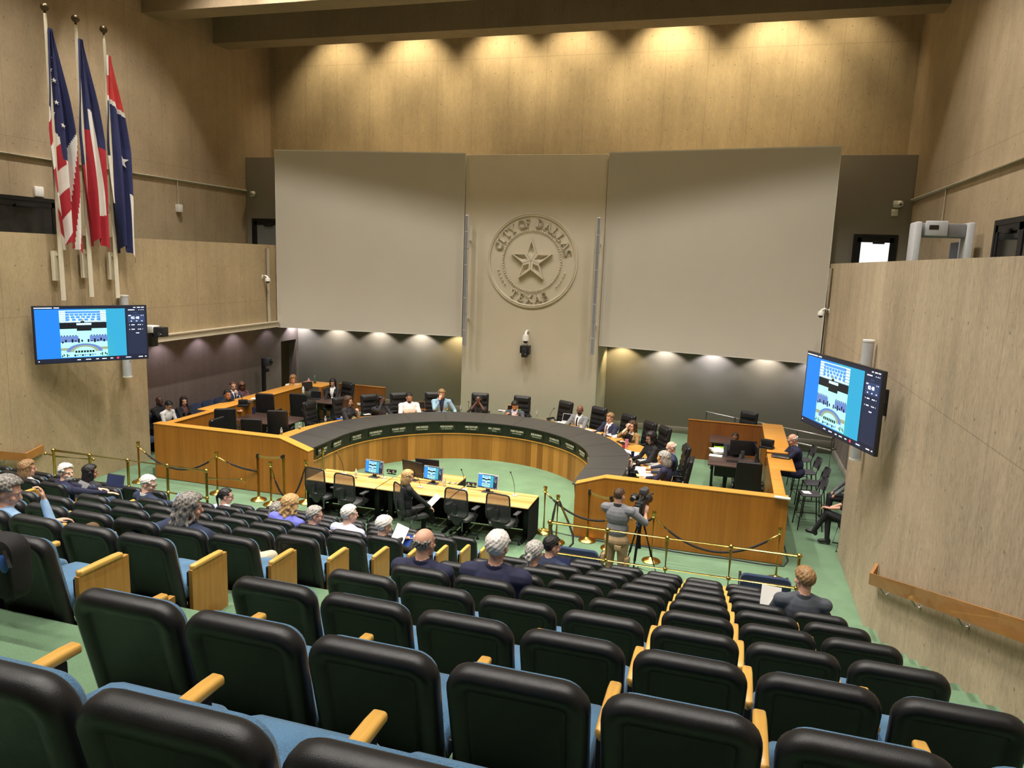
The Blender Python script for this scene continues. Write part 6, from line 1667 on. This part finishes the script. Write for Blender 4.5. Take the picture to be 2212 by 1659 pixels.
aud('white-haired man in pale lilac checked shirt', 755, 1111, 7, -4.46, top='cl_lilac', hair=('short', 'hair_white'), head=(-.55, .1), bulk=1.1, twist=-.2, skin='skin_pale')
aud('white-haired person in black jacket reading white papers', 830, 1136, 7, -3.94, top='cl_black', hair=('full', 'hair_white'), head=(-.45, .3), twist=-.15, skin='skin_pale', hands=((.10, .40, .62), (.26, .40, .62)))
aud('bald man with grey fringe in a navy blue suit', 917, 1173, 4, -2.18, top='cl_navy', collar='cl_navy', shirt=None, hair=('bald', 'hair_salt'), head=(-.22, .05), glasses=True, beard='hair_white', bulk=1.12, skin='skin_light')
aud('silver-haired man in a navy suit beside the aisle block', 1075, 1181, 4, -1.65, top='cl_navy', collar='cl_navy', hair=('short', 'hair_white'), head=(-.08, .05), bulk=1.2, skin='skin_light', size=1.04)
aud('woman with grey hair in a low bun, black top', 1155, 1194, 6, -1.65, top='cl_black', hair=('bun', 'hair_grey'), head=(-.3, .1), bulk=1.0, skin='skin_light')
aud('dark-haired person in dark denim shirt holding a tablet', 1192, 1180, 7, -1.65, top='cl_inkblue', hair=('short', 'hair_black'), head=(-.6, .15), skin='skin_light', twist=-.3)
aud('man with brown hair in slate jacket at right railing end', 1738, 1252, 6, 1.02, top='cl_slate', collar='cl_slate', hair=('short', 'hair_light_brown'), head=(.45, .15), bulk=1.06, skin='skin_light', hands=((-.22, .36, .60), (-.02, .40, .56)))
# papers and devices held in the audience
Y7 = yrow(7, -3.94) + .62
prop_paper('white sheet held up by the white-haired person in black', at_y(862, 1158, Y7), .22, .30, (R_(62), .1, -.35))
prop_paper('blue folder behind the held white sheet', at_y(872, 1172, Y7 + .02), .22, .26, (R_(62), .1, -.35), 'folder_blue', 'folder')
Y6 = yrow(6, .8) + .55
prop_paper('white papers raised by the man in slate jacket', at_y(1664, 1296, Y6), .20, .28, (R_(66), .15, .2)); prop_paper('white papers on the lap of the man in slate jacket', at_y(1688, 1304, Y6), .22, .28, (R_(30), 0, .1))
p = at_y(1208, 1222, yrow(7, -1.4) + .5); t = thing('tablet', 'dark tablet held by the dark-haired person near the railing', 'tablet', p, -.15); t.rotation_euler = (R_(-18), 0, -.15)
m = MB(); m.box(-.14, .14, -.006, .006, -.12, .12, .004); m.build('case', 'black_plastic', t); m = MB(); m.box(-.13, .13, -.0085, -.006, -.11, .11); m.build('display', 'laptop_glow', t)
p = at_y(236, 1055, yrow(8, -9.4) + .45); t = laptop('open laptop right of the woman with headphones', (p.x, p.y, zrow(8) + .64), .0, 105, 'dark_grey', True, .36)
p = at_y(176, 1052, yrow(7, -9.2) + .5); prop_paper('grey tablet on the lap of the white-haired bearded man', p, .24, .18, (R_(50), .1, -.2), 'mid_grey', 'tablet')
p = at_y(383, 1076, yrow(7, -7.3) + .62); t = thing('phone', 'smartphone glowing blue in the hand of the suited man', 'phone', p); t.rotation_euler = (R_(60), .3, -.3); m = MB(); m.box(-.038, .038, -.075, .075, -.004, .004, .003); m.build('case', 'black_plastic', t); m = MB(); m.box(-.034, .034, -.07, .07, .004, .0055); m.build('display', 'phone_glow', t)
# black backpack at the left edge
p = at_y(2, 1255, 2.75); t = thing('backpack', 'black backpack with blue lining at the left edge, on a seat back', 'backpack', (p.x - .20, 2.98, p.z - .03))
t.scale = (.7, .7, .8)
m = MB(); pillow(m, .34, .46, .12, [(.08, -.14), (.02, -.12), (0, -.05), (0, .02), (.03, .05)], 0); m.build('bag', 'rope_black', t, 50)
m = MB(); m.tube([(.10, -.14, .16), (.165, -.15, .05), (.17, -.14, -.12), (.13, -.12, -.2)], .016, 6); m.build('strap', 'cl_black', t); m = MB(); m.sph((.08, -.135, .06), .05, .02, .07, 10, 6); m.build('lining', 'folder_blue', t)
# ---------------------------------------------------------------- council members at the horseshoe
def council(label, px, py, off=0, **kw):
    p = at_z(px, py, 1.45)
    if math.hypot(p.x - DC[0], p.y - DC[1]) < 4.7:
        y = p.y
        while math.hypot(p.x - DC[0], p.y - DC[1]) < 4.7 and y < 24: y += .02; p = at_y(px, py, y)
        if p.y > 18.5: kw['head_y'] = p.y
    a = out_dir(p.x, p.y)
    kw.setdefault('size', 1.10); kw.setdefault('hands', ((-.16, .40, .74), (.16, .40, .74))); kw.setdefault('voxel', .010)
    return person(label, (0, 0, .2), a + PI / 2 + off, seat=.42, head_at=(px, py), **kw)
M_ = 1.02   # mouth height of a seated figure, local
council('woman with long brown hair in black tee, fist raised', 752, 867, .5, top='cl_charcoal', hair=('long', 'hair_brown'), sleeve=False, head=(.1, .2), skin='skin_light', hands=((-.06, .26, .92, (-.7, -.1, -.7), (.35, .1, 1), (0, 1, 0), 1.2), (.20, .40, .74)))
council('woman with dark curly hair resting chin on hands', 822, 866, 0, top='cl_charcoal', hair=('curlylong', 'hair_black'), skin='skin_dark', glasses=True, head=(0, .15), hands=((-.16, .40, .74), (.02, .17, 1.04, (.6, .3, -.8), (-.5, 0, 1), (0, 1, .2), 1.1)))
council('broad man in a white shirt looking down at his laptop', 884, 859, 0, top='cl_white', hair=('crop', 'hair_black'), skin='skin_tan', beard='hair_black', bulk=1.18, head=(0, .4), hands=((-.14, .36, .74), (.14, .36, .74)))
council('man in light blue blazer and navy tee, hand on cheek', 954, 851, 0, top='cl_skyblazer', shirt='cl_navy', hair=('short', 'hair_light_brown'), skin='skin_light', head=(0, .35), bulk=1.08, hands=((-.36, .30, .74), (.06, .16, 1.06, (.7, .1, -.8), (-.15, -.2, 1), (.3, 1, 0), .8)))
council('woman in black with both hands clasped at her mouth', 1034, 866, 0, top='cl_black', hair=('long', 'hair_black'), skin='skin_dark', glasses=True, sleeve=False, head=(-.2, .1), hands=((-.03, .20, 1.02, (-.6, .3, -.8), (.2, 0, 1), (0, 1, 0), 1.1), (.03, .20, 1.02, (.6, .3, -.8), (-.2, 0, 1), (0, 1, 0), 1.1)))
council('dark-haired man in grey blazer bent over a patterned laptop', 1112, 876, 0, top='cl_slate', shirt='cl_lilac', hair=('short', 'hair_black'), skin='skin_light', beard='hair_black', head=(.1, .75), lean=.18, bulk=1.05)
council('bearded man with glasses in grey suit and dark tie', 1253, 886, .05, top='cl_grey', shirt='cl_white', tie='cl_black', hair=('none', 'hair_black'), skin='skin_brown', beard='hair_black', glasses=True, head=(.35, .05), lean=-.1, bulk=1.12)
council('man in navy suit and pink tie looking down', 1318, 903, 0, top='cl_navy', shirt='cl_white', tie='cl_maroon', hair=('short', 'hair_light_brown'), skin='skin_light', head=(.1, .3), bulk=1.15)
council('woman with long brown hair in tan jacket, hand at chin', 1366, 921, .25, top='cl_tan', shirt='cl_cream', hair=('long', 'hair_brown'), skin='skin_pale', head=(.15, .05), hands=((-.18, .36, .74), (.03, .17, 1.00, (.6, .3, -.8), (-.3, 0, 1), (0, 1, 0), 1.2)))
council('woman with long black hair and glasses in black top', 1406, 946, .1, top='cl_black', hair=('curlylong', 'hair_black'), skin='skin_light', glasses=True, head=(.1, .3), lean=.1, hands=((-.2, .46, .74), (.14, .42, .74)))
council('balding man with white fringe in navy suit at right', 1450, 967, 0, top='cl_inkblue', collar='cl_paleblue', hair=('bald', 'hair_white'), skin='skin_pale', head=(.1, .35), glasses=True, lean=.05)
council('grey-haired woman with glasses in navy shirt nearest right wing', 1435, 990, -.1, top='cl_navy', hair=('bob', 'hair_grey'), skin='skin_pale', glasses=True, head=(0, .35), lean=.12, hands=((-.12, .46, .74), (.16, .44, .74)), sleeve=True)
# ---------------------------------------------------------------- staff on the left
L_ = dict(voxel=.0105)
def staff(label, px, py, z, rz, seat, **kw):
    kw.setdefault('voxel', .0105); return person(label, (0, 0, z), rz, seat=seat, head_at=(px, py), **kw)
staff('security officer in black uniform with yellow arm badge', 344, 867, 0, -PI / 2 + .1, .46, top='cl_black', bottom='cl_charcoal', hair=('none', 'hair_black'), skin='skin_dark', head=(-.1, .1), bulk=1.2, size=1.05)
o = bpy.data.objects[[q.name for q in bpy.data.objects if q.name.startswith('person')][-1]]
m = MB(); m.sph((.235, .03, .98), .03, .014, .042, 12, 8); m.build('badge', 'paper_yellow', o, 50)
staff('person in white shirt with bowed dark head', 364, 876, 0, -PI / 2, .46, top='cl_white', hair=('short', 'hair_black'), skin='skin_light', head=(-.1, .6), lean=.2)
staff('woman with long black hair in black jacket, papers on lap', 397, 867, 0, -PI / 2 - .3, .46, top='cl_black', shirt='cl_maroon', hair=('long', 'hair_black'), skin='skin_light', head=(-.2, .1))
prop_paper('white papers on the lap of the woman in black jacket', at_z(408, 896, .62), .3, .22, (0, 0, .3))
staff('woman with dark tied hair in black at the left counter', 492, 852, 0, -PI / 2 - .2, .60, top='cl_black', hair=('bun', 'hair_black'), skin='skin_tan', sleeve=False, head=(-.2, .15), hands=((-.1, .42, 1.0), (.12, .40, 1.0)), lean=.1, size=1.05)
staff('man in dark suit with blue tie, hand at his face', 503, 834, 0, -PI / 2 - .2, .50, top='cl_inkblue', shirt='cl_white', tie='cl_denim', hair=('crop', 'hair_auburn'), skin='skin_light', head=(-.3, .2), hands=((.02, .20, 1.06, (-.6, .3, -.7), (.2, 0, 1), (0, 1, 0), .9), (.14, .40, .7)), size=1.08)
staff('woman with long dark hair in patterned brown top', 522, 834, 0, -PI / 2 - .4, .50, top='cl_maroon', hair=('long', 'hair_auburn'), skin='skin_brown', head=(-.2, .5), size=1.05)
staff('woman with long light brown hair in a cream sweater', 633, 819, 0, PI + .5, .52, top='cl_cream', hair=('long', 'hair_light_brown'), skin='skin_pale', head=(.2, .4), lean=.1, hands=((-.14, .36, .84), (.10, .38, .86)), size=1.08)
staff('woman with dark hair in black blazer and white blouse', 719, 827, .2, PI + .2, .42, top='cl_black', shirt='cl_white', hair=('long', 'hair_black'), skin='skin_light', head=(.1, .35), size=1.02)
# ---------------------------------------------------------------- right side
staff('bald man in navy suit seated at the right wooden counter', 1713, 950, 0, PI / 2 + .15, .77, top='cl_navy', collar='cl_white', bottom='cl_navy', hair=('bald', 'hair_white'), skin='skin_light', glasses=True, head=(0, .45), lean=.22, bulk=1.15, size=1.08, hands=((-.06, .52, 1.17), (.10, .50, 1.17)))
staff('person whose brown face shows above the right monitor', 1588, 946, .2, PI - .1, .40, top='cl_charcoal', hair=('crop', 'hair_black'), skin='skin_brown', head=(0, .2), size=1.0)
pr, wr, _ = person('officer in dark uniform with a phone, half behind right wall', (2.66, 15.32, 0), PI / 2 - .05, seat=.46, top='cl_black', bottom='cl_charcoal', shoes='black_plastic', hair=('short', 'hair_black'), skin='skin_light', sleeve=False, legs='crossL', lean=.1, head=(0, .4), bulk=1.08, fine=True, size=1.04, hands=((-.02, .44, .76, (-.5, -.3, -.8), (.2, 1, .1), (0, 0, 1), .9), (.10, .42, .74, (.5, -.3, -.8), (-.2, 1, .1), (0, 0, 1), .9)))
p = V((2.14, 15.36, .83)); t = thing('phone', 'smartphone in the hands of the officer by the right wall', 'phone', p); t.rotation_euler = (R_(10), R_(30), PI / 2); m = MB(); m.box(-.036, .036, -.072, .072, -.004, .004, .003); m.build('case', 'black_plastic', t)
person('person in grey sleeve seated beyond the officer by right wall', (2.86, 17.0, 0), PI / 2, seat=.46, top='cl_grey', bottom='cl_black', hair=('short', 'hair_black'), skin='skin_tan', voxel=.0105)
t = thing('stacking_chair', 'black sled-base chair under the officer by the right wall', 'chair', (2.62, 15.32, 0), PI / 2)
m = MB(); m.box(-.22, .22, -.20, .22, .42, .455, .012); m.build('seat', 'black_plastic', t); m = MB(); m.box(-.21, .21, -.27, -.24, .55, .85, .012); m.build('backrest', 'black_plastic', t)
for s_ in (-1, 1):
    m = MB(); m.tube([(s_ * .22, -.25, .85), (s_ * .23, -.20, .42), (s_ * .24, .18, .42), (s_ * .25, .26, .012), (s_ * .25, -.26, .012), (s_ * .23, -.16, .42)], .011, 8); m.build('leg', 'black_metal', t)
# ---------------------------------------------------------------- woman at the tables and camera operator
pr, wr, _ = person('blond woman in black suit seated at the meeting tables, holding paper', (0, 0, 0), TANG - .75, seat=.44, top='cl_black', bottom='cl_black', hair=('bob', 'hair_blond'), skin='skin_pale', head=(-.35, .2), lean=.02, head_at=(881, 1030), legs='crossR', fine=True, hands=((.06, .42, .66, (-.5, -.4, -.7)), (.22, .40, .66, (.6, -.4, -.6))))
p = pr.matrix_basis @ V((.14, .52, .74)); prop_paper('white paper held by the blond woman at the tables', p, .22, .29, (R_(40), 0, TANG - .75))
pr, wr, hp = person('camera operator in grey polo and khaki cargo trousers, seen from behind', (0, 0, 0), -.18, standing=True, top='cl_grey', bottom='cl_khaki', hair=('crop', 'hair_brown'), skin='skin_light', sleeve=False, head=(-.25, .1), head_at=(1338, 1071), bulk=1.16, size=1.05, fine=True, shoes='cl_brown', collar='cl_charcoal',
    hands=((-.02, .40, 1.18, (-.7, -.3, -.6)), (.34, .34, 1.30, (.8, -.3, -.6), (.05, .3, 1), (.6, -.8, .1), .7)))
# pockets on the cargo trousers
for q in (-1, 1):
    m = MB(); m.box(q * .19 - .03, q * .19 + .03, -.07, .08, .52, .68, .012); m.build('cargo_pocket', 'cl_khaki', pr, 40)
m = MB(); m.box(.02, .13, -.155, -.13, .82, .90, .01); m.build('back_pocket', 'cl_khaki', pr, 40)
cp = pr.location + rotz(-.18) @ V((.27, .42, 0))
t = thing('camera_tripod', 'black tripod in front of the camera operator', 'tripod', (cp.x, cp.y, 0))
m = MB(); m.cyl((0, 0, .75), (0, 0, 1.30), .035, .045, 12); m.lathe([(.05, 1.26), (.075, 1.30), (.075, 1.34), (.04, 1.38)], (0, 0, 0), 14); m.build('column', 'black_metal', t)
for i in range(3):
    a = R_(-100 + 120 * i); m = MB(); c, s_ = math.cos(a), math.sin(a)
    m.tube([(c * .05, s_ * .05, 1.18), (c * .22, s_ * .22, .6)], .022, 8); m.tube([(c * .20, s_ * .20, .66), (c * .42, s_ * .42, .01)], .014, 8); m.build('leg', 'black_metal', t)
m = MB(); m.tube([(0, 0, .42)] + [(.01, 0, .42)], .02, 6)
for i in range(3):
    a = R_(-100 + 120 * i); m.tube([(0, 0, .40), (math.cos(a) * .30, math.sin(a) * .30, .30)], .009, 6)
m.build('spreader', 'black_metal', t)
m = MB(); m.tube([(.03, -.03, 1.33), (.08, -.2, 1.24), (.10, -.30, 1.18)], .012, 8); m.build('pan_handle', 'black_metal', t)
t = thing('video_camera', 'large black broadcast video camera on the tripod', 'camera', (cp.x, cp.y, 1.38), -.18)
m = MB(); m.box(-.07, .07, -.20, .18, .02, .22, .02); m.box(-.05, .05, -.30, -.20, .04, .20, .01); m.build('body', 'black_plastic', t)
m = MB(); m.lathe([(.045, 0), (.06, .05), (.06, .12), (.075, .16), (.075, .20), (.055, .20)], (0, .18, .13), 16, (0, 1, 0)); m.build('lens', 'black_plastic', t)
m = MB(); m.tube([(0, .14, .22), (0, .12, .29), (0, -.12, .29), (0, -.16, .22)], .014, 8); m.build('top_handle', 'black_plastic', t)
m = MB(); m.box(-.20, -.08, -.02, .12, .18, .27, .02); m.cyl((-.14, -.02, .225), (-.14, -.12, .225), .04, n=12); m.build('viewfinder', 'black_plastic', t)
m = MB(); m.box(-.05, .08, -.06, .10, .30, .40, .02); m.cyl((0, .1, .35), (0, .16, .35), .05, n=12); m.build('lamp', 'dark_grey', t)
m = MB(); m.cyl((.09, -.05, .26), (.09, .24, .27), .018, n=10); m.sph((.09, .24, .27), .026); m.build('microphone', 'black_plastic', t)
m = MB(); m.box(-.045, .045, -.315, -.30, .07, .17, .004); m.build('label_patch', 'light_grey', t)
m = MB(); m.tube([(.05, -.30, .06), (.10, -.34, -.08), (.04, -.30, -.16), (0, -.2, -.1)], .008, 6); m.build('cable', 'folder_blue', t)
# ---------------------------------------------------------------- lettering becomes plain meshes
bpy.context.view_layer.update()
dg = bpy.context.evaluated_depsgraph_get()
for o in FONTS:
    me = bpy.data.meshes.new_from_object(o.evaluated_get(dg)); nm = o.name
    n = bpy.data.objects.new('x', me); COL.objects.link(n); n.parent = o.parent; n.matrix_local = o.matrix_local.copy()
    bpy.data.objects.remove(o); n.name = nm.split('.')[0]
